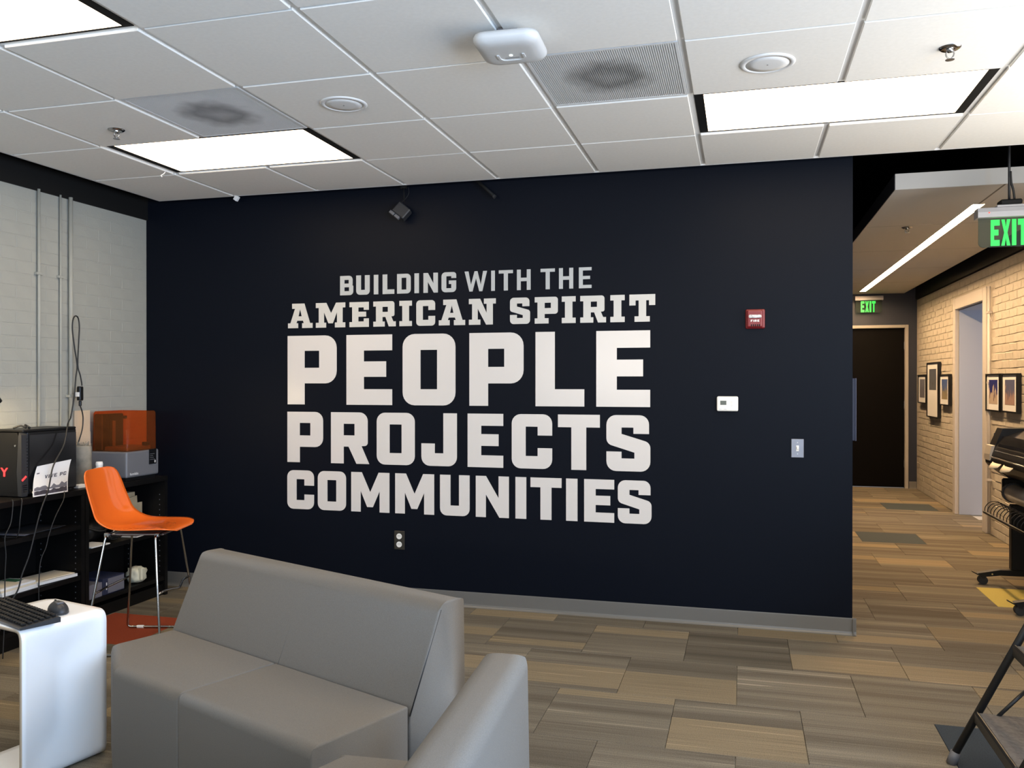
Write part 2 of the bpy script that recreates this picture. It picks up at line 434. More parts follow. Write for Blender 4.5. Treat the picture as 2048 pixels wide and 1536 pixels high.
# window frame of the right wall window
bm = bmesh.new()
for lo, hi in (((XR + .05, WY0, .85), (XR + .15, WY0 + .06, 2.45)), ((XR + .05, WY1 - .06, .85), (XR + .15, WY1, 2.45)), ((XR + .05, WY0, .85), (XR + .15, WY1, .91)), ((XR + .05, WY0, 2.39), (XR + .15, WY1, 2.45))): add_box(bm, lo, hi)
struct(bm_obj('window_1', bm, M['black']))
bm = bmesh.new()
for lo, hi in (((XR + .05, 1.75, .95), (XR + .15, 1.80, 2.46)), ((XR + .05, 4.50, .95), (XR + .15, 4.55, 2.46)), ((XR + .05, 1.75, .95), (XR + .15, 4.55, 1.0)), ((XR + .05, 1.75, 2.41), (XR + .15, 4.55, 2.46))): add_box(bm, lo, hi)
struct(bm_obj('window_2', bm, M['black']))
struct(box('ceiling', (XL, YF, 2.70), (XR, 4.96, 2.73), M['plenum']))
struct(box('ceiling_deck', (XL - .2, YF - .2, ZT), (XR + .4, YE + .2, ZT + .1), M['plenum']))
ceiling = bpy.data.objects['ceiling']

# bricks -----------------------------------------------------------------
BL, BH = .215, .073


def brick_mesh(name, m, depth, bevel, wob, seed, length=BL - .008, gap=.004):
    rnd = random.Random(seed); bm = bmesh.new()
    add_box(bm, (-.012, -length / 2, -BH / 2 + gap), (depth, length / 2, BH / 2 - gap), bevel, 1)
    for v in bm.verts: v.co += Vector((rnd.uniform(-wob, wob) * .6, rnd.uniform(-wob, wob), rnd.uniform(-wob, wob)))
    bmesh.ops.recalc_face_normals(bm, faces=bm.faces[:])
    me = bpy.data.meshes.new(name); bm.to_mesh(me); bm.free(); me.materials.append(m); return me


def brick_wall(parent, x, sgn, y0, y1, z0, z1, skip, meshes, half, limit):
    """bricks as parts of a wall; the nearest to the lens singly, the rest joined"""
    spots = []
    nz = int((z1 - z0) / BH)
    for j in range(nz):
        z = z0 + (j + .5) * BH; off = (j % 2) * BL / 2; y = y0 + off
        while y + BL <= y1 + .001:
            c = y + BL / 2
            if not skip(y, y + BL, z): spots.append((c, z))
            y += BL
    spots.sort(key=lambda s: limit(s)); rest = []
    for i, (c, z) in enumerate(spots):
        me = random.choice(meshes)
        if i < 300 and limit((c, z)) < 1000:
            o = link('brick', me, parent, (x, c, z), (0, 0, 0 if sgn > 0 else PI))
        else: rest.append((c, z, me))
    if rest:
        vs = []; fs = []
        for c, z, me in rest:
            b = len(vs)
            for v in me.vertices: vs.append((x + sgn * v.co.x, c + sgn * v.co.y, z + v.co.z))
            for p in me.polygons: fs.append([b + i for i in p.vertices])
        me = bpy.data.meshes.new('far_bricks'); me.from_pydata(vs, [], fs); me.materials.append(meshes[0].materials[0])
        o = link('far_bricks', me, parent); o['kind'] = 'stuff'


mw = [brick_mesh('brick', M['brickw'], .0016, .0012, .0004, s) for s in range(6)]
mc = [brick_mesh('brick', M['brickc'], .006, .0030, .0036, 20 + s, BL - .003, .0042) for s in range(8)]
brick_wall(wall_left, XL - .0018, 1, 3.30, YB, 0, 2.545, lambda a, b, z: False, mw, True, lambda s: abs(s[0] - 4.4) - s[1] * .35)
brick_wall(wall_right, XR + .006, -1, 4.2, YE, 0, 2.50, lambda a, b, z: (a < 4.56 and .9 < z) or b > DY0 - .11 and a < DY1 + .09 and z < DZ + .13, mc, True,
           lambda s: 2000 if s[0] < 7.75 else s[0] + (0 if s[1] > .6 else .4))

# carpet tiles -----------------------------------------------------------
TP = .527; R0 = 3.30; X0 = .24
bm = bmesh.new(); add_box(bm, (-TP / 2 + .0008, -TP / 2 + .0008, -.010), (TP / 2 - .0008, TP / 2 - .0008, 0), .0016, 1)
bmesh.ops.recalc_face_normals(bm, faces=bm.faces[:])
tme = {}
for k in ('carpet', 'carpet_blue', 'carpet_slate', 'carpet_yellow', 'carpet_red'):
    me = bpy.data.meshes.new('carpet_tile'); bm.to_mesh(me); me.materials.append(M[k]); tme[k] = me
bm.free()
# tan band (lower edge, upper edge, tone) of tiles that can be read in the picture: key = (row, x of left edge)
SPEC = {(0, -.29): (0, .60, .98), (0, -.81): (.86, 1, 1.05), (0, .24): (2, 2, 1.12), (0, -1.34): (2, 2, 1.05), (0, .77): 'carpet_blue', (0, 1.29): (.6, 1, 1.1),
        (1, -.55): (.0, .58, .95), (1, -1.08): (.10, .62, 1.0), (1, -.02): (2, 2, 1.16), (1, .50): (2, 2, 1.12), (1, 1.03): (.55, .95, 1.0), (1, -3.71): 'carpet_red',
        (2, -.81): (.72, .95, 1.05), (2, -.29): (2, 2, .80), (2, .24): (.05, .50, 1.05), (2, .77): (.0, .42, 1.05), (2, -1.34): (.1, .3, .95), (2, 1.29): (.2, .55, 1.0),
        (-1, -.02): (2, 2, 1.12), (-1, .50): (2, 2, 1.1), (-1, -.55): (2, 2, 1.1), (3, -.02): (.0, .3, .85), (3, .50): (.1, .35, 1.05), (3, -.55): (2, 2, .9),
        (5, 1.56): 'carpet_yellow', (9, 1.03): 'carpet_slate', (13, 1.56): 'carpet_slate'}
for r in range(-6, 17):
    y = R0 + r * TP; xo = X0 + (TP / 2 if r % 2 else 0)
    if y > YE: break
    for i in range(-9, 5):
        x = xo + i * TP
        if x + TP < XL + .02 or x > XR - .02: continue
        if y > YB + .02 and x + TP < XH + .02: continue
        if y + TP > YE + .6: continue
        sp = None
        for (rr, xx), v in SPEC.items():
            if rr == r and abs(xx - x) < .03: sp = v
        kind = sp if isinstance(sp, str) else 'carpet'
        o = link('carpet_tile', tme[kind], floor, (x + TP / 2, y + TP / 2, random.uniform(-.0006, .0006)))
        if not isinstance(sp, str):
            if sp is None:
                a = random.uniform(0, .6) if random.random() < .55 else 2
                sp = (a, a + random.uniform(.18, .5), random.uniform(.88, 1.12))
            o.color = (sp[0], sp[1], sp[2], 1)

# skirting ---------------------------------------------------------------


def cove(name, p0, p1, nrm, m=None):
    """rubber cove base: flat band with a curved toe"""
    prof = [(0, .095), (.004, .096), (.005, .09), (.005, .02), (.008, .010), (.014, .004), (.020, .001), (.020, 0), (0, 0)]
    bm = bmesh.new(); p0 = Vector(p0); p1 = Vector(p1); n = Vector(nrm)
    A = [bm.verts.new(p0 + n * a + Vector((0, 0, b))) for a, b in prof]; B = [bm.verts.new(p1 + n * a + Vector((0, 0, b))) for a, b in prof]; k = len(prof)
    for i in range(k): bm.faces.new((A[i], A[(i + 1) % k], B[(i + 1) % k], B[i]))
    bm.faces.new(A); bm.faces.new(B)
    return struct(bm_obj(name, bm, m or M['baseb']))


cove('baseboard_back', (XL, YB, 0), (XH + .02, YB, 0), (0, -1, 0))
cove('baseboard_hall', (XH, YB - .02, 0), (XH, YE, 0), (1, 0, 0))
cove('baseboard_end', (2.14, YE, 0), (XR, YE, 0), (0, -1, 0))

# hall end door ----------------------------------------------------------
d = struct(box('door_1', (1.03, YE + .03, .008), (2.092, YE + .075, 2.14), M['door']))
bm = bmesh.new()
for lo, hi in (((2.085, YE - .02, 0), (2.128, YE + .10, 2.175)), ((1.0, YE - .02, 2.135), (2.085, YE + .10, 2.175)), ((1.0, YE - .02, 0), (1.04, YE + .10, 2.135))): add_box(bm, lo, hi, .003)
struct(bm_obj('trim_5', bm, M['frame_grey']))
for z in (.28, 1.06, 1.85): box('hinge', (2.078, YE + .012, z), (2.09, YE + .03, z + .10), M['silver'], d)
cyl('door_handle', (1.10, YE - .02, 1.0), (1.22, YE - .02, 1.0), .009, M['steel'], d)

# ------------------------------------------------------------------ suspended ceiling
GX0, GP = -3.258, .6085            # grid line Y, pitch across
GY = [4.96, 4.335 + .0]            # face edge, first row line
rows = [4.335 - .606 * k for k in range(0, 12)]
xs = [GX0 + GP * i for i in range(-1, 9)] + [XR]
xs[0] = -3.855
GAPX, DROP = .0125, .010
LIGHTS = [(1, 0), (6, 0), (1, 3), (6, 3)]     # (column, row) of the left half of each 2 x 4 light
taken = {}
for c, r in LIGHTS: taken[(c, r)] = taken[(c + 1, r)] = 'light'
taken[(2, 1)] = taken[(5, 1)] = 'diffuser'


def cell(c, r):
    y1 = 4.945 if r == -1 else rows[r]; y0 = rows[r + 1]
    if r == -1: y0 = rows[0]
    return xs[c], xs[c + 1], y0, y1


tile_me = {}
for r in range(-1, 10):
    for c in range(len(xs) - 1):
        if (c, r) in taken: continue
        a, b, y0, y1 = cell(c, r)
        if b - a < .06: continue
        w = b - a - 2 * GAPX; h = y1 - y0 - 2 * .006
        key = (round(w, 3), round(h, 3))
        if key not in tile_me:
            bm = bmesh.new(); add_box(bm, (-w / 2, -h / 2, 0), (w / 2, h / 2, .02), .0025, 1); bmesh.ops.recalc_face_normals(bm, faces=bm.faces[:])
            me = bpy.data.meshes.new('ceiling_tile'); bm.to_mesh(me); bm.free(); me.materials.append(M['tile']); tile_me[key] = me
        link('ceiling_tile', tile_me[key], ceiling, ((a + b) / 2, (y0 + y1) / 2, ZC + random.uniform(-.0008, .0008)))
for i, x in enumerate(xs[1:-1]):
    cuts = sorted([(rows[r + 1] + .011, rows[r] - .011) for c, r in LIGHTS if c + 1 == i + 1])
    a = YF + .02
    for c0, c1 in cuts + [(4.95, None)]:
        box('grid_runner', (x - .0115, a, ZC + DROP), (x + .0115, c0, ZC + DROP + .025), M['tee'], ceiling); a = c1
for y in rows[:-1]:
    for a, b in zip(xs, xs[1:]):
        if b - a > .1: box('cross_tee', (a + .012, y - .0115, ZC + DROP + .001), (b - .012, y + .0115, ZC + DROP + .024), M['tee'], ceiling)
box('edge_trim', (xs[0] - .004, 4.946, ZC + .001), (XR - .02, 4.955, ZC + .055), M['tee'], ceiling)
box('edge_trim', (xs[0] - .004, YF + .05, ZC + .001), (xs[0] + .005, 4.945, ZC + .055), M['tee'], ceiling)

lab = {(6, 3): 'flat lit ceiling panel just above the top edge of the picture at right',
       (1, 0): 'flat lit ceiling panel nearest the navy wall, left of the slogan', (6, 0): 'flat lit ceiling panel at right, near the chrome sprinkler and round speaker',
       (1, 3): 'flat lit ceiling panel cut off by the top left corner of the picture'}
for c, r in LIGHTS:
    a, _, y0, y1 = cell(c, r); b = xs[c + 2]
    t = thing('ceiling_light', lab.get((c, r), 'flat lit ceiling panel outside the picture, above the seating'), 'ceiling light', ((a + b) / 2, (y0 + y1) / 2, ZC + .006), group='flat ceiling light panels')
    w = (b - a) / 2 - .0125; h = (y1 - y0) / 2 - .0125
    bm = bmesh.new(); e = .040; g = .010
    for lo, hi in (((-w, -h, .002), (-w + e, h, .03)), ((w - e, -h, .002), (w, h, .03)), ((-w + e, -h, .002), (w - e, -h + g, .03)), ((-w + e, h - g, .002), (w - e, h, .03))): add_box(bm, lo, hi)
    bm_obj('frame', bm, M['black'], t)
    box('diffuser', (-w + e, -h + g, .004), (w - e, h - g, .012), M['lampglow'], t)
    box('housing', (-w, -h, .031), (w, h, .075), M['steel'], t)

for (c, r), lb in (((2, 1), 'grey perforated ceiling air grille beside the lit panel left of the slogan'), ((5, 1), 'grey perforated ceiling air grille right of the white wireless access point')):
    a, b, y0, y1 = cell(c, r)
    t = thing('air_grille', lb, 'vent', ((a + b) / 2, (y0 + y1) / 2, ZC + .003), group='ceiling air grilles')
    w = (b - a) / 2 - .013; h = (y1 - y0) / 2 - .008
    bm = bmesh.new()
    for lo, hi in (((-w, -h, 0), (-w + .012, h, .02)), ((w - .012, -h, 0), (w, h, .02)), ((-w + .012, -h, 0), (w - .012, -h + .012, .02)), ((-w + .012, h - .012, 0), (w - .012, h, .02))): add_box(bm, lo, hi)
    bm_obj('frame', bm, M['grille'], t)
    bm = bmesh.new(); n = 66
    for i in range(n):
        x = -w + .014 + (2 * w - .028) * (i + .5) / n; add_box(bm, (x - .0024, -h + .012, .001), (x + .0024, h - .012, .0045))
    o = bm_obj('slats', bm, M['grille'], t); o['kind'] = 'stuff'; slats = o
    # backing plate with a dust ring blown onto it
    m = M.get('dusty')
    if not m:
        m = mat('dusty_plate', (.68, .68, .68), .7); nt = m.node_tree; N = nt.nodes.new; L = nt.links.new
        tc = N('ShaderNodeTexCoord'); ln = N('ShaderNodeVectorMath'); ln.operation = 'LENGTH'; L(tc.outputs['Object'], ln.inputs[0])
        no = N('ShaderNodeTexNoise'); no.inputs['Scale'].default_value = 9; L(tc.outputs['Object'], no.inputs['Vector'])
        ad = N('ShaderNodeMath'); ad.operation = 'MULTIPLY_ADD'; L(no.outputs['Fac'], ad.inputs[0]); ad.inputs[1].default_value = .14; L(ln.outputs['Value'], ad.inputs[2])
        rp = N('ShaderNodeValToRGB'); L(ad.outputs[0], rp.inputs[0]); cr = rp.color_ramp
        cr.elements[0].position = .08; cr.elements[0].color = (.46, .465, .46, 1); cr.elements[1].position = .27; cr.elements[1].color = (.70, .705, .70, 1)
        e1 = cr.elements.new(.17); e1.color = (.30, .30, .295, 1)
        L(rp.outputs[0], nt.nodes['Principled BSDF'].inputs['Base Color']); M['dusty'] = m
    slats.data.materials[0] = m
    box('backing', (-w + .012, -h + .012, .0062), (w - .012, h - .012, .010), m, t)
    o = bpy.data.objects[t.name]

for x, y, lb in ((-1.712, 3.432, 'round grey ceiling speaker left of the wireless access point'), (.094, 3.425, 'round white ceiling speaker between the ribbed air grille and the sprinkler')):
    t = thing('ceiling_speaker', lb, 'speaker', (x, y, ZC), group='round ceiling speakers')
    bm = bmesh.new(); add_lathe(bm, [(.082, -.001), (.084, -.006), (.098, -.006), (.104, -.002), (.104, .0)], 40); bm_obj('rim', bm, M['tee'], t, True)
    bm = bmesh.new(); add_lathe(bm, [(0, -.0075), (.05, -.007), (.083, -.0045), (.083, -.001)], 40); bm_obj('grille', bm, M['speakergrey'], t, True)
    cyl('badge', (0, 0, -.0085), (0, 0, -.0074), .003, M['midgrey'], t, n=10)


def sprinkler(x, y, z, lb, s=1.0):
    t = thing('fire_sprinkler', lb, 'sprinkler', (x, y, z), group='fire sprinkler heads')
    bm = bmesh.new(); add_lathe(bm, [(.012, -.006), (.03, -.008), (.038, -.003), (.039, 0)], 28); bm_obj('escutcheon', bm, M['chrome'], t, True)
    bm = bmesh.new(); add_lathe(bm, [(.012, 0), (.012, -.014), (.008, -.018), (0, -.018)], 16)
    for sg in (-1, 1): add_tube(bm, [(sg * .009, 0, -.012), (sg * .014, 0, -.024), (sg * .008, 0, -.038), (0, 0, -.043)], .0028, 6, True, 3)
    bm_obj('frame_arms', bm, M['chrome'], t, True)
    bm = bmesh.new(); add_lathe(bm, [(0, -.044), (.016, -.044), (.016, -.046), (0, -.0475)], 20); bm_obj('deflector', bm, M['steel'], t)


sprinkler(-2.962, 3.488, ZC, 'chrome sprinkler head in the ceiling left of the grey air grille')
sprinkler(.741, 3.444, ZC, 'chrome sprinkler head in the ceiling above the right lit panel')
sprinkler(1.209, 6.99, 2.592, 'small sprinkler head under the hanging corridor ceiling panel')

# wireless access point
t = thing('wireless_access_point', 'white rounded square wireless access point hanging under the ceiling grid', 'access point', (-.797, 2.905, 2.648), math.radians(2))
sq = lambda h, r, z: [Vector((p.x, p.y, z)) for p in round_poly([(-h, -h, r), (h, -h, r), (h, h, r), (-h, h, r)], 8)]
bm = bmesh.new(); prev = None
for h, r, z in ((.100, .04, -.022), (.114, .045, -.023), (.118, .048, -.034), (.117, .048, -.044), (.110, .046, -.056), (.097, .042, -.063), (.08, .035, -.066), (.062, .028, -.0665)):
    ring = [bm.verts.new(p) for p in sq(h, r, z)]
    if prev:
        for i in range(len(ring)): bm.faces.new((prev[i], prev[(i + 1) % len(ring)], ring[(i + 1) % len(ring)], ring[i]))
    else: bm.faces.new(ring)
    prev = ring
bm.faces.new(prev); bm_obj('body', bm, M['apwhite'], t, True)
box('bracket', (-.035, -.05, -.022), (.035, .05, .010), M['midgrey'], t)
U = round_poly([(-.05, -.006), (-.05, .052, .03), (.05, .052, .03), (.05, -.006), (.042, -.006), (.042, .044, .022), (-.042, .044, .022), (-.042, -.006)], 5)
bm = bmesh.new(); add_plate(bm, U, [], .0035, lambda a, b, q: (a, b, -.0662 - q)); bm_obj('groove_rim', bm, M['apwhite'], t)
box('logo_slot', (-.026, .026, -.0674), (.026, .029, -.066), M['midgrey'], t)
cyl('status_light', (0, .004, -.0660), (0, .004, -.0678), .006, M['glowwhite'], t, n=14)
tube('cable', bend_path([(.012, .02, -.022), (.012, .03, -.005), (.012, .045, .012)], .01), .003, M['apwhite'], t)

# small items at the ceiling edge
t = thing('spotlight', 'small black spotlight hanging from the ceiling edge in front of the navy wall', 'spotlight', (-2.075, 4.995, ZC - .01))
tube('stem', [(0, 0, .012), (.004, 0, -.085)], .0035, M['black'], t); box('mount', (-.018, -.012, .0), (.018, .012, .022), M['black'], t)
R = Matrix.Rotation(math.radians(38), 3, 'Y') @ Matrix.Rotation(math.radians(-15), 3, 'X')
bm = bmesh.new(); add_box(bm, (-.060, -.03, -.185), (.035, .03, -.105), .006, 1, R, (-.012, 0, -.145)); bm_obj('lamp_head', bm, M['darkgrey'], t)
bm = bmesh.new()
for q in (-.062, -.020): add_box(bm, (q, -.036, -.205), (q + .036, -.012, -.186), .002, 1, R, (-.012, 0, -.145))
bm_obj('lamp_door', bm, M['midgrey'], t)
tube('cable', [(.03, 0, .01), (.035, 0, -.03), (.012, 0, -.065), (-.02, 0, -.09)], .0014, M['cablem'], t, 6, True)
t = thing('black_conduit_end', 'slim black pipe end poking out under the ceiling edge right of the spotlight', 'pipe', (-1.50, 4.99, 2.59))
tube('pipe', [(-.10, .0, .085), (.03, -.015, -.035)], .011, M['black'], t, 12); bm = bmesh.new(); add_cyl(bm, (.027, -.0148, -.0325), (.036, -.0158, -.041), .0125, None, 14); bm_obj('end_ring', bm, M['darkgrey'], t)
t = thing('white_clip', 'small white clip hanging from the ceiling edge left of the spotlight', 'clip', (-3.255, 4.95, ZC))
bm = bmesh.new(); add_box(bm, (-.012, -.012, -.03), (.016, .012, .004), .002, 1, Matrix.Rotation(.6, 3, 'Y')); bm_obj('clip_body', bm, M['tee'], t)
t = thing('grid_hook', 'tiny white hook on the ceiling grid left of the lit panel', 'hook', (-3.275, 4.26, ZC))
tube('hook', bend_path([(0, 0, .006), (0, -.01, -.012), (-.02, -.02, -.028), (-.005, -.025, -.036)], .008), .003, M['tee'], t)

# ------------------------------------------------------------------ hall: hanging ceiling panel, strip light, exit signs
cl = thing('ceiling_cloud', 'hanging flat white ceiling panel over the corridor, dark left side', 'ceiling panel', (.905, 5.62, 2.592))
for nm_, lo_, hi_ in (('panel', (0, 0, .002), (.573, 6.57, .10)), ('panel', (.647, 0, .002), (1.17, 6.57, .10)), ('panel_end', (.5731, 0, .002), (.6469, .605, .10)), ('panel_end', (.5731, 6.22, .002), (.6469, 6.57, .10))): box(nm_, lo_, hi_, M['cloud'], cl)
box('seam_slot', (.600, .004, .0012), (.612, .60, .0025), M['darkgrey'], cl)
for q in (1.3, 2.6, 3.9, 5.2): box('panel_joint', (.01, q - .0015, .0015), (1.16, q + .0015, .0025), M['midgrey'], cl)
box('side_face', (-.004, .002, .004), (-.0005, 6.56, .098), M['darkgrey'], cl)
box('front_face', (0, -.003, .004), (1.165, -.0005, .098), M['cloud'], cl)
t = thing('strip_light', 'glowing warm linear strip light set in the hanging corridor panel', 'strip light', (1.515, 6.23, 2.59))
box('diffuser', (-.0365, .0, .024), (.0365, 5.6, .030), M['stripglow'], t)
box('housing', (-.0365, 0, .0301), (.0365, 5.6, .08), M['steel'], t)

GL = {}


def glyph(ch, w, h, slab=False, light=False, r=None):
    """outline and holes of a block capital, origin bottom left"""
    R_ = (r if r is not None else .2 * w); q = R_ * .75
    P = lambda L: round_poly([(p[0] * w, p[1] * h) + ((p[2],) if len(p) > 2 else ()) for p in L])
    H = lambda a, b, c, e: [Vector((a * w, c * h, 0)), Vector((b * w, c * h, 0)), Vector((b * w, e * h, 0)), Vector((a * w, e * h, 0))]
    k = q
    if slab:
        if ch == 'A': return P([(0, 0), (0, .2), (.1, .2), (.29, .79), (.17, .79), (.17, 1), (.67, 1), (.9, .2), (1, .2), (1, 0), (.575, 0), (.575, .2), (.645, .2), (.615, .3), (.375, .3), (.345, .2), (.415, .2), (.415, 0)]), [[Vector((.43 * w, .48 * h, 0)), Vector((.56 * w, .48 * h, 0)), Vector((.495 * w, .77 * h, 0))]]
        if ch == 'M': return P([(0, 0), (0, .2), (.1, .2), (.1, .8), (0, .8), (0, 1), (.36, 1), (.52, .58), (.69, 1), (1, 1), (1, .8), (.91, .8), (.91, .2), (1, .2), (1, 0), (.65, 0), (.65, .2), (.72, .2), (.72, .62), (.58, .17), (.43, .17), (.28, .62), (.28, .2), (.35, .2), (.35, 0)]), []
        if ch == 'E': return P([(0, 0), (0, .2), (.14, .2), (.14, .8), (0, .8), (0, 1), (1, 1), (1, .68), (.74, .68), (.74, .78), (.46, .78), (.46, .61), (.86, .61), (.86, .41), (.46, .41), (.46, .22), (.74, .22), (.74, .34), (1, .34), (1, 0)]), []
        if ch == 'R': return P([(0, 0), (0, .2), (.12, .2), (.12, .8), (0, .8), (0, 1), (.94, 1, k), (.94, .41, k), (.80, .40), (.89, .2), (1, .2), (1, 0), (.69, 0), (.54, .38), (.41, .38), (.41, .2), (.51, .2), (.51, 0)]), [H(.41, .65, .58, .78)]
        if ch == 'P': return P([(0, 0), (0, .2), (.12, .2), (.12, .8), (0, .8), (0, 1), (1, 1, k), (1, .36, k), (.43, .36), (.43, .2), (.6, .2), (.6, 0)]), [H(.43, .70, .58, .78)]
        if ch == 'I': return P([(0, 0), (0, .2), (.23, .2), (.23, .8), (0, .8), (0, 1), (1, 1), (1, .8), (.77, .8), (.77, .2), (1, .2), (1, 0)]), []
        if ch == 'N': return P([(0, 0), (0, .2), (.12, .2), (.12, .8), (0, .8), (0, 1), (.42, 1), (.66, .45), (.66, .8), (.56, .8), (.56, 1), (1, 1), (1, .8), (.89, .8), (.89, 0), (.64, 0), (.33, .62), (.33, .2), (.43, .2), (.43, 0)]), []
        if ch == 'T': return P([(.2, 0), (.2, .2), (.36, .2), (.36, .78), (.24, .78), (.24, .6), (0, .6), (0, 1), (1, 1), (1, .6), (.76, .6), (.76, .78), (.65, .78), (.65, .2), (.79, .2), (.79, 0)]), []
    if light:
        if ch == 'E': return P([(0, 0), (0, 1), (1, 1), (1, .845), (.31, .845), (.31, .585), (.88, .585), (.88, .43), (.31, .43), (.31, .155), (1, .155), (1, 0)]), []
        if ch == 'T': return P([(.355, 0), (.355, .84), (0, .84), (0, 1), (1, 1), (1, .84), (.645, .84), (.645, 0)]), []
    if ch == 'P': return P([(0, 0), (0, 1), (1, 1, R_), (1, .307, R_), (.35, .307), (.35, 0)]), [H(.35, .647, .533, .78)]
    if ch == 'R': return P([(0, 0), (0, 1), (.962, 1, R_), (.962, .35, R_), (.80, .345), (1, 0), (.668, 0), (.463, .33), (.335, .33), (.335, 0)]), [H(.335, .62, .55, .775)]
    if ch == 'E': return P([(0, 0), (0, 1), (1, 1), (1, .775), (.385, .775), (.385, .62), (.87, .62), (.87, .40), (.385, .40), (.385, .225), (1, .225), (1, 0)]), []
    if ch == 'O': return P([(0, 0, R_), (0, 1, R_), (1, 1, R_), (1, 0, R_)]), [H(.342, .656, .226, .775)]
    if ch == 'L': return P([(0, 0), (0, 1), (.40, 1), (.40, .23), (1, .23), (1, 0)]), []
    if ch == 'J': return P([(0, .425), (.38, .425), (.38, .242), (.62, .242), (.62, 1), (1, 1), (1, 0, R_), (0, 0, R_)]), []
    if ch == 'C': return P([(0, 0, R_), (0, 1, R_), (1, 1, R_), (1, .611), (.643, .611), (.643, .771), (.348, .771), (.348, .232), (.643, .232), (.643, .38), (1, .38), (1, 0, R_)]), []
    if ch == 'T': return P([(.322, 0), (.322, .77), (0, .77), (0, 1), (1, 1), (1, .77), (.678, .77), (.678, 0)]), []
    if ch == 'S': return P([(0, .487, q), (0, 1, R_), (.97, 1, R_), (.97, .669), (.617, .669), (.617, .779), (.347, .779), (.347, .665), (1, .513, q), (1, 0, R_), (0, 0, R_), (0, .348), (.347, .348), (.347, .228), (.64, .228), (.64, .335)]), []
    if ch == 'M': return P([(0, 0), (0, 1), (.28, 1), (.5, .50), (.72, 1), (1, 1), (1, 0), (.745, 0), (.745, .53), (.57, .125), (.42, .125), (.25, .53), (.25, 0)]), []
    if ch == 'U': return P([(0, 0, R_), (0, 1), (.356, 1), (.356, .25), (.644, .25), (.644, 1), (1, 1), (1, 0, R_)]), []
    if ch == 'N': return P([(0, 0), (0, 1), (.31, 1), (.69, .47), (.69, 1), (1, 1), (1, 0), (.715, 0), (.307, .553), (.307, 0)]), []
    if ch == 'I': return P([(0, 0), (0, 1), (1, 1), (1, 0)]), []
    if ch == 'B': return P([(0, 0), (0, 1), (.95, 1, R_), (.95, .54, R_ * .5), (.91, .515), (1, .48, R_ * .5), (1, 0, R_)]), [H(.33, .66, .60, .79), H(.33, .68, .21, .41)]
    if ch == 'D': return P([(0, 0), (0, 1), (1, 1, R_), (1, 0, R_)]), [H(.33, .68, .20, .80)]
    if ch == 'G': return P([(0, 0, R_), (0, 1, R_), (1, 1, R_), (1, .70), (.67, .70), (.67, .80), (.33, .80), (.33, .2), (.67, .2), (.67, .41), (.5, .41), (.5, .585), (1, .585), (1, 0, R_)]), []
    if ch == 'W': return P([(0, 1), (.175, 1), (.285, .33), (.445, 1), (.575, 1), (.725, .33), (.825, 1), (1, 1), (.79, 0), (.655, 0), (.51, .65), (.355, 0), (.215, 0)]), []
    if ch == 'H': return P([(0, 0), (0, 1), (.28, 1), (.28, .6), (.72, .6), (.72, 1), (1, 1), (1, 0), (.72, 0), (.72, .43), (.28, .43), (.28, 0)]), []
    if ch == 'X': return P([(0, 0), (.32, .5), (0, 1), (.38, 1), (.5, .7), (.62, 1), (1, 1), (.68, .5), (1, 0), (.62, 0), (.5, .3), (.38, 0)]), []
    if ch == 'F': return P([(0, 0), (0, 1), (1, 1), (1, .80), (.32, .80), (.32, .58), (.85, .58), (.85, .38), (.32, .38), (.32, 0)]), []
    if ch == 'V': return P([(0, 1), (.32, 1), (.5, .35), (.68, 1), (1, 1), (.64, 0), (.36, 0)]), []


def letters(parent, text, x0, z0, w, h, gap, depth, m, f, light=False, iw=.4, name='letter', onemesh=False):
    """a short word of block capitals; f maps (x, z, d) to a point"""
    x = x0; bm1 = bmesh.new() if onemesh else None
    for ch in text:
        if ch == ' ': x += w * .7; continue
        ww = w * iw if ch == 'I' else w
        o, hs = glyph(ch, ww, h, light=light); bm = bm1 if onemesh else bmesh.new()
        add_plate(bm, o, hs, depth, lambda a, b, q, x=x: f(a + x, b + z0, q))
        if not onemesh: bm_obj(name, bm, m, parent)
        x += ww + gap
    if onemesh: bm_obj(name, bm1, m, parent)


def exit_sign(loc, lb, hanger):
    t = thing('exit_sign', lb, 'exit sign', loc, group='green exit signs')
    # acrylic panel 0.33 x 0.18, top at z = 0
    out = round_poly([(0, 0), (.325, 0), (.325, -.165, .028), (0, -.165, .028)], 6)
    bm = bmesh.new(); add_plate(bm, out, [], .008, lambda a, b, q: (a, q - .004, b)); bm_obj('acrylic_panel', bm, M['exitglass'], t)
    letters(t, 'EXIT', .062, -.158, .046, .148, .008, .003, M['greenletter'], lambda a, b, q: (a, -.0045 - q, b), light=False, iw=.48)
    prof = [(-.045, 0), (-.045, .03), (-.034, .055), (.034, .055), (.045, .03), (.045, 0)]
    bm = bmesh.new(); add_prism(bm, prof, -.012, .337, lambda a, b, y: (y, a, b)); bm_obj('housing', bm, M['exit_body'], t)
    cyl('indicator', (.045, -.0475, .025), (.045, -.044, .025), .004, M['reddot'], t, n=10)
    if hanger:
        box('canopy', (.085, -.045, .056), (.24, .045, .068), M['exit_body'], t, .004)
        box('junction_box', (.105, -.04, .069), (.215, .04, .098), M['black'], t, .006)
        tube('conduit', [(.158, 0, .098), (.158, 0, .56)], .007, M['darkgrey'], t)
        tube('flex_cable', [(.185, 0, .10), (.178, -.004, .15), (.166, -.006, .20), (.163, -.006, .26)], .006, M['greycable'], t, 8, True)
    return t


exit_sign((1.299, 5.35, 2.345), 'green EXIT sign hanging on a conduit at the right edge of the picture', True)
exit_sign((1.468, 12.13, 2.505), 'green EXIT sign above the dark door at the far end of the corridor', False)

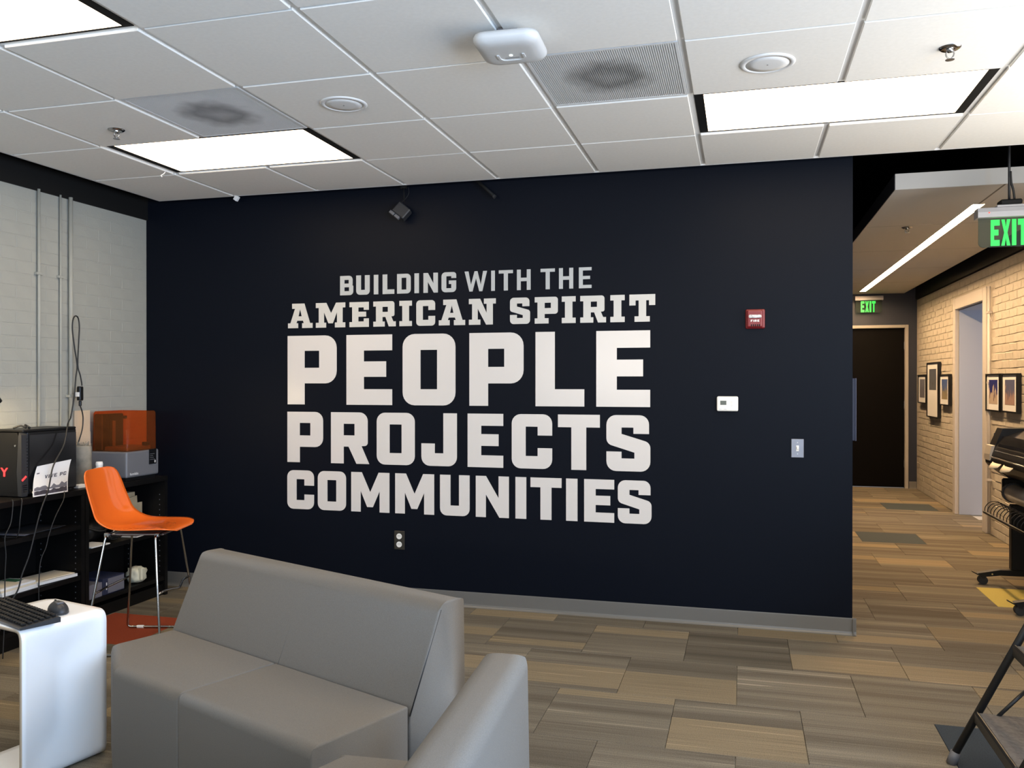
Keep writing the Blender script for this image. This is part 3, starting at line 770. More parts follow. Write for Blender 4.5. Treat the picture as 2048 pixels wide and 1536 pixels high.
# narrow blue-grey panel on the corridor side of the navy wall
t = thing('wall_panel', 'narrow blue-grey panel jutting from the corridor side of the navy wall', 'panel', (XH, 6.0, 1.025))
box('panel_box', (.001, -.012, 0), (.128, .012, .415), M['navybox'], t, .003); box('panel_rim', (.1285, -.014, .0), (.134, .014, .415), M['bluegreybox'], t)

# ------------------------------------------------------------------ wall slogan
LINES = [
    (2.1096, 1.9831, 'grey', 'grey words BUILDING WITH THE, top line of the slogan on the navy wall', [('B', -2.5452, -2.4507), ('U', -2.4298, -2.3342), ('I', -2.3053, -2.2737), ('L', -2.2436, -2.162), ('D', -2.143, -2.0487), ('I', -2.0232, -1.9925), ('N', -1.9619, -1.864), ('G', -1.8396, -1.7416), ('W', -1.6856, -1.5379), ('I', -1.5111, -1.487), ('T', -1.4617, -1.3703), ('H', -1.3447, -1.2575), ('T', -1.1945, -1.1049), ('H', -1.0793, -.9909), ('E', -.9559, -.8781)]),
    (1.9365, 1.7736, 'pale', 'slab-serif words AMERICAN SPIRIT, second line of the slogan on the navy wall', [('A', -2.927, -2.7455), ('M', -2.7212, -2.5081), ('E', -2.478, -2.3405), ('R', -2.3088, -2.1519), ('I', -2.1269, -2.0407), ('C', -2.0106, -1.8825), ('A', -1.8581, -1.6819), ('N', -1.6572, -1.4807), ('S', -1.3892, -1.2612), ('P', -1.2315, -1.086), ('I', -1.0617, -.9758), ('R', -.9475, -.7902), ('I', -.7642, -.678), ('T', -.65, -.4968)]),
    (1.7222, 1.266, 'white', 'largest white word PEOPLE in the slogan on the navy wall', [('P', -2.9302, -2.5702), ('E', -2.4999, -2.1771), ('O', -2.1047, -1.7462), ('P', -1.6541, -1.3023), ('L', -1.2266, -.9223), ('E', -.8494, -.5266)]),
    (1.2169, .8812, 'white', 'big white word PROJECTS under PEOPLE on the navy wall', [('P', -2.932, -2.669), ('R', -2.6115, -2.3382), ('O', -2.2852, -2.021), ('J', -1.9762, -1.7366), ('E', -1.6658, -1.4327), ('C', -1.378, -1.1214), ('T', -1.0854, -.8274), ('S', -.7877, -.5253)]),
    (.8275, .5699, 'white', 'white word COMMUNITIES, bottom line of the slogan on the navy wall', [('C', -2.933, -2.7356), ('O', -2.7077, -2.5032), ('M', -2.4661, -2.1965), ('M', -2.1565, -1.8895), ('U', -1.8499, -1.6525), ('N', -1.6118, -1.3962), ('I', -1.3542, -1.2849), ('T', -1.2582, -1.0628), ('I', -1.0349, -.9642), ('E', -.9234, -.7404), ('S', -.7187, -.5183)]),
]
for li, (zt, zb, kind, lb, chars) in enumerate(LINES):
    x0 = chars[0][1]; t = thing('wall_lettering', lb, 'lettering', (x0, YB, zb), group='slogan lines on the navy wall')
    m = M[{'grey': 'letter_shaded_grey', 'pale': 'letter_shaded', 'white': 'letter'}[kind]]
    for i, (ch, a, b) in enumerate(chars):
        rr = {0: .026, 1: .024, 2: .082, 3: .058, 4: .045}[li]
        ov = .004 if ch in 'OCSGUJ' and li != 1 else 0
        o, hs = glyph(ch, b - a, zt - zb, slab=(li == 1), light=(li == 0 and i >= 8), r=rr)
        bm = bmesh.new(); add_plate(bm, o, hs, .0025, lambda p, q, dd, a=a: (p + a - x0, -.0005 - dd, q)); bm_obj('letter', bm, m, t)

# ------------------------------------------------------------------ devices on the navy wall
t = thing('fire_alarm', 'red square fire alarm strobe marked FIRE on the navy wall', 'fire alarm', (.072, YB, 1.777))
bm = bmesh.new(); add_box(bm, (-.054, -.012, -.056), (.054, 0, .056), .008, 2); bm_obj('base', bm, M['red'], t)
bm = bmesh.new(); add_box(bm, (-.046, -.034, -.050), (.040, -.012, .050), .008, 2); bm_obj('body', bm, M['red'], t)
box('strobe', (-.036, -.043, .004), (.034, -.034, .022), M['strobe'], t, .004)
letters(t, 'FIRE', -.025, -.018, .011, .012, .0035, .001, M['paper'], lambda a, b, q: (a, -.0342 - q, b), onemesh=True, name='lettering', iw=.35)
for i in range(5): box('horn_slot', (-.024 + i * .011, -.0352, -.045), (-.018 + i * .011, -.0335, -.032), M['black'], t)

t = thing('thermostat', 'white wall thermostat with small display on the navy wall', 'thermostat', (-.082, YB, 1.289))
bm = bmesh.new(); add_box(bm, (-.060, -.026, -.043), (.060, 0, .043), .008, 2); bm_obj('body', bm, M['offwhite'], t)
box('display', (-.040, -.0275, -.006), (-.006, -.0255, .018), M['lcd'], t)
for a, b in ((.027, .012), (.027, -.010)): cyl('button', (a, -.0285, b), (a, -.0255, b), .0065, M['speakergrey'], t, n=14)
for a in (-.038, -.012): box('switch_slider', (a - .008, -.0275, -.033), (a + .008, -.0255, -.026), M['speakergrey'], t, .001)

t = thing('light_switch', 'steel light switch plate low right on the navy wall', 'switch', (.303, YB, 1.039))
box('plate', (-.034, -.006, -.053), (.034, 0, .053), M['platesteel'], t, .002)
box('toggle', (-.005, -.018, -.004), (.005, -.006, .010), M['offwhite'], t, .001)
box('toggle_slot', (-.007, -.0075, -.016), (.007, -.0058, .016), M['offwhite'], t)
for z in (.032, -.032): cyl('screw', (0, -.0075, z), (0, -.0055, z), .0035, M['silver'], t, n=10)

t = thing('power_outlet', 'dark plated wall outlet with two white sockets below the slogan', 'outlet', (-2.127, YB, .397))
box('plate', (-.036, -.006, -.060), (.036, 0, .060), M['darkplate'], t, .002)
for z in (.026, -.026):
    bm = bmesh.new(); add_cyl(bm, (0, -.009, z), (0, -.0055, z), .0185, None, 20)
    s = bm_obj('socket', bm, M['offwhite'], t)
    for a in (-.006, .006): box('slot', (a - .001, -.0096, z - .002), (a + .001, -.0089, z + .008), M['black'], s)
cyl('screw', (0, -.0075, 0), (0, -.0055, 0), .003, M['silver'], t, n=10)

# ------------------------------------------------------------------ framed pictures in the hall
t_ = [(11.905, 11.42, 1.145, 1.508, 'blue', 'small dark framed picture farthest along the corridor brick wall', (.16, .17, .22), (.10, .10, .13), (.15, .15, .18), False),
      (11.365, 10.75, .99, 1.65, 'tall', 'tall framed picture with a text panel below, on the corridor brick wall', (.10, .11, .14), (.06, .06, .06), (.11, .12, .14), True),
      (10.67, 10.22, 1.15, 1.503, 'tower', 'small framed picture of a golden tower, just beyond the white doorway', (.07, .12, .30), (.10, .08, .05), (.30, .25, .15), False),
      (8.755, 8.32, 1.148, 1.49, 'night', 'framed picture of pale towers on deep blue, first past the conduit', (.02, .025, .16), (.10, .04, .03), (.50, .40, .32), False),
      (8.262, 7.83, 1.152, 1.488, 'dusk', 'framed picture of a pointed tower at dusk, nearest on the brick wall', (.10, .11, .20), (.24, .14, .11), (.38, .25, .21), False)]
for i, (ya, yb, za, zb, _, lb, top, bot, tow, tall) in enumerate(t_):
    t = thing('framed_picture', lb, 'picture', (XR, (ya + yb) / 2, za), group='framed pictures on the corridor brick wall')
    w = abs(ya - yb) / 2; h = zb - za; fr = .014; dpt = .040
    bm = bmesh.new()
    for lo, hi in (((-dpt, -w, 0), (-.004, -w + fr, h)), ((-dpt, w - fr, 0), (-.004, w, h)), ((-dpt, -w + fr, 0), (-.004, w - fr, fr)), ((-dpt, -w + fr, h - fr), (-.004, w - fr, h))): add_box(bm, lo, hi)
    bm_obj('frame', bm, M['blackplastic'], t)
    box('mat_board', (-.030, -w + fr, fr), (-.02, w - fr, h - fr), M['paper'], t)
    pm = photo_mat('print_%d' % i, 3.1 + i * 1.9, top, bot, tow)
    zz = (h * .50, h * .88) if tall else (h * .20, h * .84)
    box('print', (-.0312, -w * .62, zz[0]), (-.0302, w * .62, zz[1]), pm, t)
    if tall:
        bm = bmesh.new()
        for k in range(9): add_box(bm, (-.0308, -w * (.5 if k else .15), h * (.41 - .032 * k)), (-.0302, w * (.5 if k else .15), h * (.41 - .032 * k) + .006))
        bm_obj('text_lines', bm, M['speakergrey'], t)

# conduit beside the doorway
t = thing('wall_conduit', 'thin grey vertical conduit on the corridor wall beside the white doorway', 'conduit', (XR, 8.70, .0))
tube('pipe', [(-.022, 0, .02), (-.022, 0, 2.30)], .013, M['casing'], t, 10)
for z in (.5, 1.4, 2.05): box('strap', (-.038, -.02, z), (-.002, .02, z + .02), M['casing'], t)
tube('stray_loop', [(-.03, -.02, 2.08), (-.035, -.07, 2.02), (-.03, -.12, 1.97), (-.02, -.14, 2.03)], .003, M['casing'], t, 6, True)

# ------------------------------------------------------------------ left wall: painted conduits
for y, r, w0, lb in ((4.095, .0085, .80, 'leftmost white painted conduit running down the white brick wall'), (4.262, .0065, .80, 'thin middle white painted conduit on the white brick wall'), (4.337, .0125, .80, 'thick white painted conduit nearest the navy wall corner')):
    t = thing('painted_conduit', lb, 'conduit', (XL, y, w0), group='white painted conduits on the left wall')
    tube('pipe', [(r + .006, 0, 0), (r + .006, 0, 2.56 - w0)], r, M['brickw'], t, 12)
    for z in ((.52,) if r > .01 else (1.25,)): box('strap', (.001, -r - .014, z), (2 * r + .008, r + .014, z + .016), M['brickw'], t, .002)
    box('foot', (.001, -r - .006, -.004), (2 * r + .008, r + .006, .02), M['brickw'], t)

# ------------------------------------------------------------------ bookcases
XS = -3.70; ZS = .79


def bookcase(y0, y1, shelves, lb):
    t = thing('bookcase', lb, 'bookcase', (XL + .004, y0, 0), group='low black bookcases along the left wall')
    D = XS - XL - .004; Wd = y1 - y0; th = .028
    box('top', (.0, 0, ZS - .032), (D + .004, Wd, ZS), M['blackwood'], t, .002)
    for q in (0, Wd - th):
        s = box('side_panel', (.0, q, 0), (D, q + th, ZS - .032), M['blackwood'], t)
        bm = bmesh.new()
        for xx in (.05, D - .04):
            for k in range(17): add_box(bm, (xx - .003, (q + th - .0004 if q == 0 else q - .0012), .12 + k * .034), (xx + .003, (q + th + .0012 if q == 0 else q + .0004), .126 + k * .034))
        bm_obj('pin_holes', bm, M['midgrey'], s)
    for z in shelves: box('shelf', (.012, th, z - .026), (D - .004, Wd - th, z), M['blackwood'], t, .001)
    box('back_panel', (.001, th, .06), (.012, Wd - th, ZS - .032), M['blackwood'], t)
    box('plinth', (.012, th, 0), (D - .02, Wd - th, .07), M['blackwood'], t)
    return t


bookcase(3.19, 4.095, (.10, .292, .585), 'low black bookcase under the computer tower, by the white brick wall')
bookcase(4.10, 4.83, (.125, .43), 'low black bookcase under the orange lidded printer, in the corner')

# papers and books on the near bookcase
t = thing('paper_stack', 'thick white paper stack at the left on the lower bookcase shelf', 'paper', (-3.80, 3.64, .2925), .0)
for i in range(4): box('sheaf', (-.10 + i * .003, -.10 - i * .004, i * .011), (.085, .13 - i * .005, i * .011 + .0105), M['paper'] if i != 2 else M['cream'], t, .001)
box('green_sheet', (-.08, -.02, .0442), (.02, .10, .0452), M['greenpaper'], t)
box('top_sheet', (-.07, -.09, .0453), (.07, .04, .0458), M['cream'], t)
t = thing('book', 'flat white book lying at the right end of the lower bookcase shelf', 'book', (-3.80, 3.925, .2925), math.radians(-6))
box('pages', (-.10, -.125, .003), (.085, .125, .018), M['paper'], t); box('cover', (-.102, -.128, 0), (.088, .128, .0028), M['blackplastic'], t); box('front_cover', (-.102, -.128, .0182), (.06, .128, .0205), M['cream'], t)
t = thing('loose_papers', 'thin dark papers lying on the upper shelf of the near bookcase', 'paper', (-3.84, 3.84, .5855), .1)
box('sheet', (-.11, -.15, 0), (.09, .14, .003), M['greycard'], t); box('sheet', (-.10, -.12, .0032), (.10, .16, .006), M['darkgrey'], t)

# ------------------------------------------------------------------ computer tower
t = thing('computer_tower', 'black computer tower with red lit badge on the bookcase top', 'computer', (-3.75, 3.705, ZS))
box('case', (-.205, .030, .012), (0, .380, .352), M['blackplastic'], t, .004)
bm = bmesh.new(); add_prism(bm, [(-.21, .006), (-.022, .006), (-.012, .03), (-.034, .14), (-.020, .33), (-.030, .350), (-.205, .350)], -.010, .028, lambda a, b, y: (a, y, b)); bm_obj('front_panel', bm, M['blackplastic'], t)
bm = bmesh.new(); add_prism(bm, [(-.021, .008), (.002, .006), (.002, .338), (-.012, .352), (-.018, .33), (-.030, .14)], -.012, .030, lambda a, b, y: (a, y, b)); bm_obj('corner_trim', bm, M['darkgrey'], t)
box('side_panel', (.0005, .04, .02), (.003, .375, .335), M['blackgloss'], t)
box('top_cap', (-.205, .0, .3525), (.002, .378, .366), M['blackplastic'], t, .004)
for i in range(4): box('vent_rib', (.0022, -.006 + i * .002, .062 - i * .011), (.0038, .026, .066 - i * .011), M['blackgloss'], t)
for i in range(11): box('vent_tooth', (.0022, .0235, .14 + i * .017), (.0042, .0295, .149 + i * .017), M['blackgloss'], t)
R = Matrix.Rotation(math.radians(38), 3, 'X')
box('red_light', (.0024, -.012, .098), (.0046, .022, .107), M['redglow'], t, 0, 1, False, R)
bm = bmesh.new(); out = round_poly([(-.006, 0), (.006, 0), (.007, .026), (.030, .052), (.018, .052), (0, .034), (-.018, .052), (-.030, .052), (-.007, .026)])
add_plate(bm, out, [], .002, lambda a, b, q: (-.113 + a * .8, -.0105 - q, .112 + b * .9)); bm_obj('badge', bm, M['redglow'], t)
for a in (-.19, -.03):
    for b in (.03, .35): box('foot', (a - .012, b - .012, 0), (a + .012, b + .012, .012), M['rubber'], t)
cyl('power_button', (-.04, -.0105, .28), (-.04, -.013, .28), .005, M['silver'], t, n=12)
t = thing('cable_knot', 'tangle of black plug and wire on top of the computer tower', 'cable', (-3.80, 3.76, ZS + .3665))
tube('wire', [(-.03, -.04, .006), (0, -.02, .02), (.015, 0, .008), (-.01, .02, .022), (.005, .035, .008), (-.02, .05, .005)], .005, M['cablem'], t, 8, True)

# printed sign leaning on the tower
t = thing('printed_sign', 'curled white paper sign lettered VIVE PC leaning on the computer tower', 'sign', (-3.745, 3.86, ZS + .001), 0)


def sheet_pt(u, v, d=0.0):       # u 0..1 along the sheet, v 0..1 up the sheet, curling towards the room at its foot
    y = -.125 + .245 * u + .055 * v - .02 * (1 - v); z = .002 + .158 * v ** .9 + .018 * u * v
    x = .046 * (1 - v) ** 1.8 + .006 + d
    return (x, y, z)


bm = bmesh.new(); n1, n2 = 10, 12
g = [[bm.verts.new(sheet_pt(i / n1, j / n2)) for i in range(n1 + 1)] for j in range(n2 + 1)]; g2 = [[bm.verts.new(sheet_pt(i / n1, j / n2, -.0008)) for i in range(n1 + 1)] for j in range(n2 + 1)]
for j in range(n2):
    for i in range(n1):
        bm.faces.new((g[j][i], g[j][i + 1], g[j + 1][i + 1], g[j + 1][i])); bm.faces.new((g2[j][i], g2[j + 1][i], g2[j + 1][i + 1], g2[j][i + 1]))
bm_obj('sheet', bm, M['paper'], t, True)
letters(t, 'VIVE PC', .30, .50, .085, .115, .022, .0003, M['ink'], lambda a, b, q: sheet_pt(a, b, .0006 + q), onemesh=True, name='lettering', iw=.4)


def sheet_patch(u0, u1, v0, v1, name, m, wav=0):
    bm = bmesh.new(); k = 12; rnd = random.Random(3)
    lo = [bm.verts.new(sheet_pt(u0 + (u1 - u0) * i / k, v0, .0007)) for i in range(k + 1)]; hi = [bm.verts.new(sheet_pt(u0 + (u1 - u0) * i / k, v1 + rnd.uniform(-wav, wav), .0007)) for i in range(k + 1)]
    for i in range(k): bm.faces.new((lo[i], lo[i + 1], hi[i + 1], hi[i]))
    bm_obj(name, bm, m, t)


sheet_patch(.03, .97, .03, .14, 'print_strip', M['photo_dark'], .03); sheet_patch(.03, .97, .15, .26, 'print_skyline', M['greycard'], .06); sheet_patch(.60, .95, .30, .36, 'print_figures', M['speakergrey'], .06)
sheet_patch(.05, .13, .70, .74, 'print_logo', M['ink'])

# ------------------------------------------------------------------ resin printer with orange cover
t = thing('resin_printer', 'grey desktop 3D printer with orange see-through cover on the corner bookcase', 'printer', (-3.72, 4.465, ZS))
bm = bmesh.new(); add_box(bm, (-.285, 0, .020), (0, .305, .185), .012, 3); bm_obj('base', bm, M['printergrey'], t)
box('plinth', (-.27, .015, 0), (-.018, .29, .020), M['blackplastic'], t)
box('display', (.0002, .205, .090), (.003, .276, .188), M['blackgloss'], t, .001)
cd_ = bpy.data.curves.new('txt', 'FONT'); cd_.body = 'formlabs'; cd_.size = .022; cd_.extrude = .0004; tmp = bpy.data.objects.new('txt', cd_); COL.objects.link(tmp)
dg = bpy.context.evaluated_depsgraph_get(); me = bpy.data.meshes.new_from_object(tmp.evaluated_get(dg)); bpy.data.objects.remove(tmp)
me.materials.append(M['paper'])
o = link('brand_lettering', me, t, (.0008, .030, .036), (PI / 2, 0, PI / 2))
bm = bmesh.new()
for k in range(4): add_box(bm, (.003, .212, .155 - k * .012), (.0034, .212 + (.045, .03, .038, .05)[k], .158 - k * .012))
bm_obj('screen_lines', bm, M['midgrey'], t)
bm = bmesh.new(); ring = lambda s: [Vector((math.cos(2 * PI * k / 12) * .0062 * s, math.sin(2 * PI * k / 12) * .0085 * s, 0)) for k in range(12)]
add_plate(bm, ring(1), [ring(.5)], .0005, lambda a, b, q: (.0031 + q, .262 + a, .106 + b)); bm_obj('screen_icon', bm, M['paper'], t)
# cover: open-bottomed shell
bm = bmesh.new(); out = round_poly([(-.275, .012, .02), (-.004, .012, .02), (-.004, .293, .02), (-.275, .293, .02)], 5)
lo = [bm.verts.new((p.x, p.y, .188)) for p in out]; hi = [bm.verts.new((p.x + (.004 if p.x > -.1 else 0), p.y + (.008 if p.y < .1 else -.008), .425)) for p in out]; n = len(out)
for i in range(n): bm.faces.new((lo[i], lo[(i + 1) % n], hi[(i + 1) % n], hi[i]))
top = [bm.verts.new((v.co.x * .96 - .006, .1525 + (v.co.y - .1525) * .95, .438)) for v in hi]
for i in range(n): bm.faces.new((hi[i], hi[(i + 1) % n], top[(i + 1) % n], top[i]))
bm.faces.new(top)
bm_obj('cover', bm, M['orangecover'], t, True)
box('tower', (-.264, .022, .188), (-.20, .215, .420), M['blackplastic'], t, .006); box('tower_rail', (-.1995, .105, .20), (-.19, .128, .375), M['midgrey'], t); box('tower_channel', (-.1995, .082, .20), (-.195, .104, .41), M['black'], t)
box('top_knob', (-.1995, .19, .385), (-.17, .212, .405), M['blackplastic'], t, .003)
box('resin_tank', (-.23, .045, .1865), (-.03, .265, .212), M['midgrey'], t, .006); box('latch', (-.05, .20, .213), (-.02, .24, .235), M['blackplastic'], t, .003)

# things standing round the printer
t = thing('cardboard_sheet', 'tan sheet of board leaning on the white brick behind the printer', 'board', (-4.028, 4.36, ZS))
box('sheet', (0, 0, 0), (.012, .13, .445), M['board'], t); box('sheet_lower', (.0125, .012, 0), (.020, .125, .31), M['board'], t)
t = thing('dusty_roll', 'dusty beige upright roll between the computer tower and the printer', 'roll', (-3.895, 4.295, ZS))
bm = bmesh.new(); add_lathe(bm, [(0, 0), (.048, 0), (.05, .01), (.049, .225), (.044, .235), (.03, .238), (.028, .225), (0, .225)], 28); bm_obj('roll_body', bm, M['roll'], t, True)
bm = bmesh.new()
for k in range(40):
    a = random.uniform(0, 6.28); r = random.uniform(.01, .04); add_tube(bm, [(r * math.cos(a), r * math.sin(a), .225), (r * 1.2 * math.cos(a + .4), r * 1.2 * math.sin(a + .4), random.uniform(.24, .262))], .0016, 5)
o = bm_obj('fuzz', bm, M['roll'], t); o['kind'] = 'stuff'
t = thing('blue_grey_box', 'small blue-grey box with white lid behind the computer tower', 'box', (-4.02, 4.20, ZS))
box('carton', (0, 0, 0), (.05, .055, .305), M['bluegreybox'], t); box('lid', (-.001, -.001, .3055), (.051, .056, .318), M['paper'], t)
t = thing('white_bottle', 'white plastic bottle on the bookcase behind the orange stool', 'bottle', (-3.735, 4.25, ZS))
bm = bmesh.new(); add_lathe(bm, [(0, 0), (.044, 0), (.046, .006), (.046, .085), (.038, .102), (.018, .110), (.016, .112), (0, .112)], 24); bm_obj('body', bm, M['offwhite'], t, True)
bm = bmesh.new(); add_lathe(bm, [(0, .1125), (.019, .1125), (.021, .132), (.018, .145), (0, .146)], 20); bm_obj('cap', bm, M['paper'], t, True)
t = thing('white_adapter', 'small white adapter lying on the bookcase beside the dusty roll', 'adapter', (-3.765, 4.13, ZS))
box('block', (-.02, -.03, 0), (.02, .03, .022), M['paper'], t, .004); box('plug', (-.008, .031, .006), (.008, .045, .016), M['midgrey'], t)
t = thing('wire_scraps', 'small pile of crumpled grey wire ends by the computer tower foot', 'wires', (-3.725, 3.765, ZS))
bm = bmesh.new()
for k in range(9): add_tube(bm, [(random.uniform(-.012, .012), random.uniform(-.028, .03), .004), (random.uniform(-.01, .012), random.uniform(-.028, .03), random.uniform(.012, .04)), (random.uniform(-.012, .012), random.uniform(-.028, .03), .004)], .0035, 6, True, 4)
o = bm_obj('wire_ends', bm, M['speakergrey'], t, True)

# contents of the corner bookcase
t = thing('grey_carton', 'dark blue-grey carton on the bottom shelf of the corner bookcase', 'box', (-3.83, 4.20, .1255))
box('carton', (-.11, -.058, 0), (.112, .054, .085), M['greycard'], t, .002)
t = thing('navy_carton', 'navy box with white spine lettering on the bottom shelf of the corner bookcase', 'box', (-3.83, 4.355, .1255))
box('carton', (-.11, -.095, 0), (.112, .088, .10), M['navybox'], t, .002); box('front_panel', (.1125, -.055, .006), (.114, .082, .094), M['greycard'], t); box('label_mark', (.1142, -.072, .03), (.1148, -.064, .05), M['paper'], t); box('label_mark', (.1142, -.072, .056), (.1148, -.064, .074), M['paper'], t)
t = thing('plastic_bag', 'crumpled cream plastic bag on the bottom shelf of the corner bookcase', 'bag', (-3.76, 4.605, .1255))
bm = bmesh.new(); bmesh.ops.create_icosphere(bm, subdivisions=3, radius=1)
for v in bm.verts:
    s = 1 + .16 * math.sin(v.co.x * 9 + v.co.z * 5) * math.cos(v.co.y * 8) + random.uniform(-.05, .05); c = v.co * s; m_ = max(abs(c.x), abs(c.y), abs(c.z)); c = c * (.45 + .55 / m_ * c.length) ; v.co = Vector((c.x * .045, c.y * .058, .052 + max(-.050, c.z * .050)))
bm_obj('bag_body', bm, M['bag'], t, True); box('bag_fold', (.03, -.03, .02), (.062, -.012, .10), M['bag'], t, .006)
t = thing('cardboard_pieces', 'cut kraft cardboard pieces standing in the top of the corner bookcase', 'cardboard', (-3.80, 4.68, .4305))
box('flat_piece', (-.05, -.02, 0), (-.045, .082, .19), M['card'], t); box('tall_piece', (-.043, -.07, .012), (-.038, .035, .235), M['card'], t, 0, 1, False, Matrix.Rotation(.10, 3, 'X')); box('folded_piece', (-.12, -.10, .0), (-.06, .03, .262), M['card'], t)
t = thing('black_bag', 'black cloth bag slumped in the corner bookcase', 'bag', (-3.90, 4.36, .4305))
bm = bmesh.new(); bmesh.ops.create_icosphere(bm, subdivisions=3, radius=1)
for v in bm.verts:
    s = 1 + .12 * math.sin(v.co.x * 7 + v.co.y * 9); c = v.co * s; v.co = Vector((c.x * .085, c.y * .13, .07 + max(-.069, c.z * .075)))
bm_obj('bag_body', bm, M['blackplastic'], t, True); tube('strap', [(.06, -.1, .10), (.11, -.02, .07), (.10, .08, .10)], .006, M['cablem'], t, 8, True)
t = thing('white_sheet', 'thin white panel edge lying under the cables in the corner bookcase', 'panel', (-3.745, 4.235, .4305))
box('sheet', (-.10, -.075, 0), (.035, .075, .006), M['paper'], t)
t = thing('grey_papers', 'grey papers lying behind the stool legs in the corner bookcase', 'paper', (-3.775, 4.62, .4305), .1)
box('sheet', (-.08, -.10, 0), (.07, .085, .003), M['speakergrey'], t); box('sheet', (-.07, -.09, .0032), (.06, .10, .006), M['greycard'], t)
t = thing('cable_heap', 'heap of black cables lying in the corner bookcase', 'cables', (-3.765, 4.40, .4315))
bm = bmesh.new()
for k in range(8): add_tube(bm, [(random.uniform(-.022, .022), random.uniform(-.06, .06), random.uniform(.012, .05)) for _ in range(5)], .005, 6, True, 5)
bm_obj('cable_coils', bm, M['cablem'], t, True); tube('silver_plug', [(.03, -.04, .062), (.035, -.02, .066)], .008, M['silver'], t)

# hanging cables
t = thing('hanging_cable', 'black cable looped over the thick conduit with an inline plug box', 'cable', (-3.985, 4.34, 1.30))
pl = [(-3.99, 4.270, 1.196), (-3.99, 4.298, 1.319), (-3.99, 4.312, 1.443), (-3.99, 4.322, 1.52), (-3.99, 4.302, 1.627), (-3.99, 4.285, 1.734), (-3.99, 4.290, 1.796), (-3.99, 4.310, 1.822), (-3.99, 4.333, 1.808), (-3.99, 4.342, 1.753), (-3.99, 4.336, 1.66), (-3.99, 4.322, 1.52), (-3.985, 4.336, 1.458), (-3.985, 4.348, 1.41), (-3.985, 4.350, 1.392)]
loc = Vector(t.location)
pl = [(a + .028 + (.006 if i > 10 else 0), b, c) for i, (a, b, c) in enumerate(pl)]
tube('cable', [Vector(p) - loc for p in pl], .0042, M['cablem'], t, 7, True, 5)
box('plug_box', (.012, -.012, .0), (.040, .020, .088), M['blackplastic'], t, .005); box('plug_face', (.014, -.022, .025), (.036, -.0125, .052), M['paper'], t); box('plug_tail', (.018, -.004, -.035), (.034, .012, -.001), M['blackplastic'], t, .004)
tube('tail_cable', [(.026, .006, -.036), (.026, .022, -.075), (.024, .03, -.12), (.024, .02, -.19), (.02, -.02, -.30), (.03, -.05, -.40), (.03, -.06, -.50)], .004, M['cablem'], t, 7, True)
t = thing('long_cable', 'long black cable hanging across the computer tower and down the bookcase front', 'cable', (-3.69, 3.80, .80))
pl = [(-3.955, 4.262, 1.193), (-3.88, 4.169, 1.183), (-3.80, 4.079, 1.180), (-3.737, 4.006, 1.172), (-3.715, 3.975, 1.135), (-3.705, 3.944, 1.058), (-3.695, 3.88, .985), (-3.685, 3.838, .93), (-3.675, 3.80, .82), (-3.675, 3.757, .735), (-3.675, 3.723, .645), (-3.675, 3.673, .493), (-3.675, 3.625, .398), (-3.675, 3.60, .325), (-3.68, 3.55, .25), (-3.66, 3.45, .10), (-3.62, 3.40, .006)]
tube('cable', [Vector(p) - Vector(t.location) for p in pl], .0042, M['greycable'], t, 7, True, 5)
for pl, lb in (([(-3.69, 3.572, .796), (-3.673, 3.566, .786), (-3.67, 3.55, .684), (-3.67, 3.513, .613), (-3.67, 3.519, .521), (-3.67, 3.513, .419), (-3.66, 3.50, .20), (-3.63, 3.46, .006)], 'thin black cable hanging down the bookcase at the left picture edge'),
               ([(-3.69, 3.632, .796), (-3.673, 3.623, .786), (-3.67, 3.607, .688), (-3.675, 3.607, .64), (-3.70, 3.615, .594), (-3.74, 3.63, .589), (-3.80, 3.62, .589)], 'thin black cable hanging below the tower corner of the bookcase'),
               ([(-3.69, 3.93, .796), (-3.673, 3.906, .753), (-3.67, 3.842, .665), (-3.67, 3.80, .576), (-3.67, 3.779, .511), (-3.67, 3.738, .424), (-3.66, 3.72, .20), (-3.62, 3.70, .006)], 'thin black cable hanging below the printed sign')):
    t = tag(tube('thin_cable', pl, .003, M['greycable'], None, 6, True, 5), lb, 'cable', 'thin cables hanging down the bookcase front')

# clip lamp at the left edge
t = thing('desk_lamp', 'black cone shaded lamp cut off by the left picture edge', 'lamp', (-3.775, 3.505, 1.30))
bm = bmesh.new(); add_lathe(bm, [(.012, .125), (.02, .12), (.024, .095), (.022, .072), (.034, .05), (.066, .015), (.070, 0), (.066, .002), (.032, .046), (.0, .05)], 28)
for v in bm.verts: v.co = Matrix.Rotation(math.radians(20), 3, 'X') @ v.co
bm_obj('shade', bm, M['blackplastic'], t, True)
bm = bmesh.new(); bmesh.ops.create_uvsphere(bm, u_segments=14, v_segments=8, radius=.020)
for v in bm.verts: v.co += Vector((0, -.010, .020))
bm_obj('bulb', bm, M['bulb'], t, True)
tube('arm', [(-.02, 0, .12), (-.06, -.06, .20), (-.10, -.14, .10), (-.10, -.20, -.20), (-.10, -.22, -.50)], .008, M['blackplastic'], t, 10, True)
bm = bmesh.new(); add_lathe(bm, [(0, -.5095), (.07, -.5095), (.072, -.50), (.06, -.493), (0, -.49)], 24, (-.10, -.22, 0)); bm_obj('base', bm, M['blackplastic'], t, True)
tube('cord', [(-.01, .0, .125), (.012, .01, .17), (.02, .012, .20), (.0, .0, .225), (-.03, -.01, .21)], .002, M['paper'], t, 6, True)

# ------------------------------------------------------------------ orange bar stool
TH = math.radians(15)
t = thing('bar_stool', 'orange plastic shell bar stool on chrome wire legs by the bookcases', 'stool', (-3.145, 3.905, 0), TH)
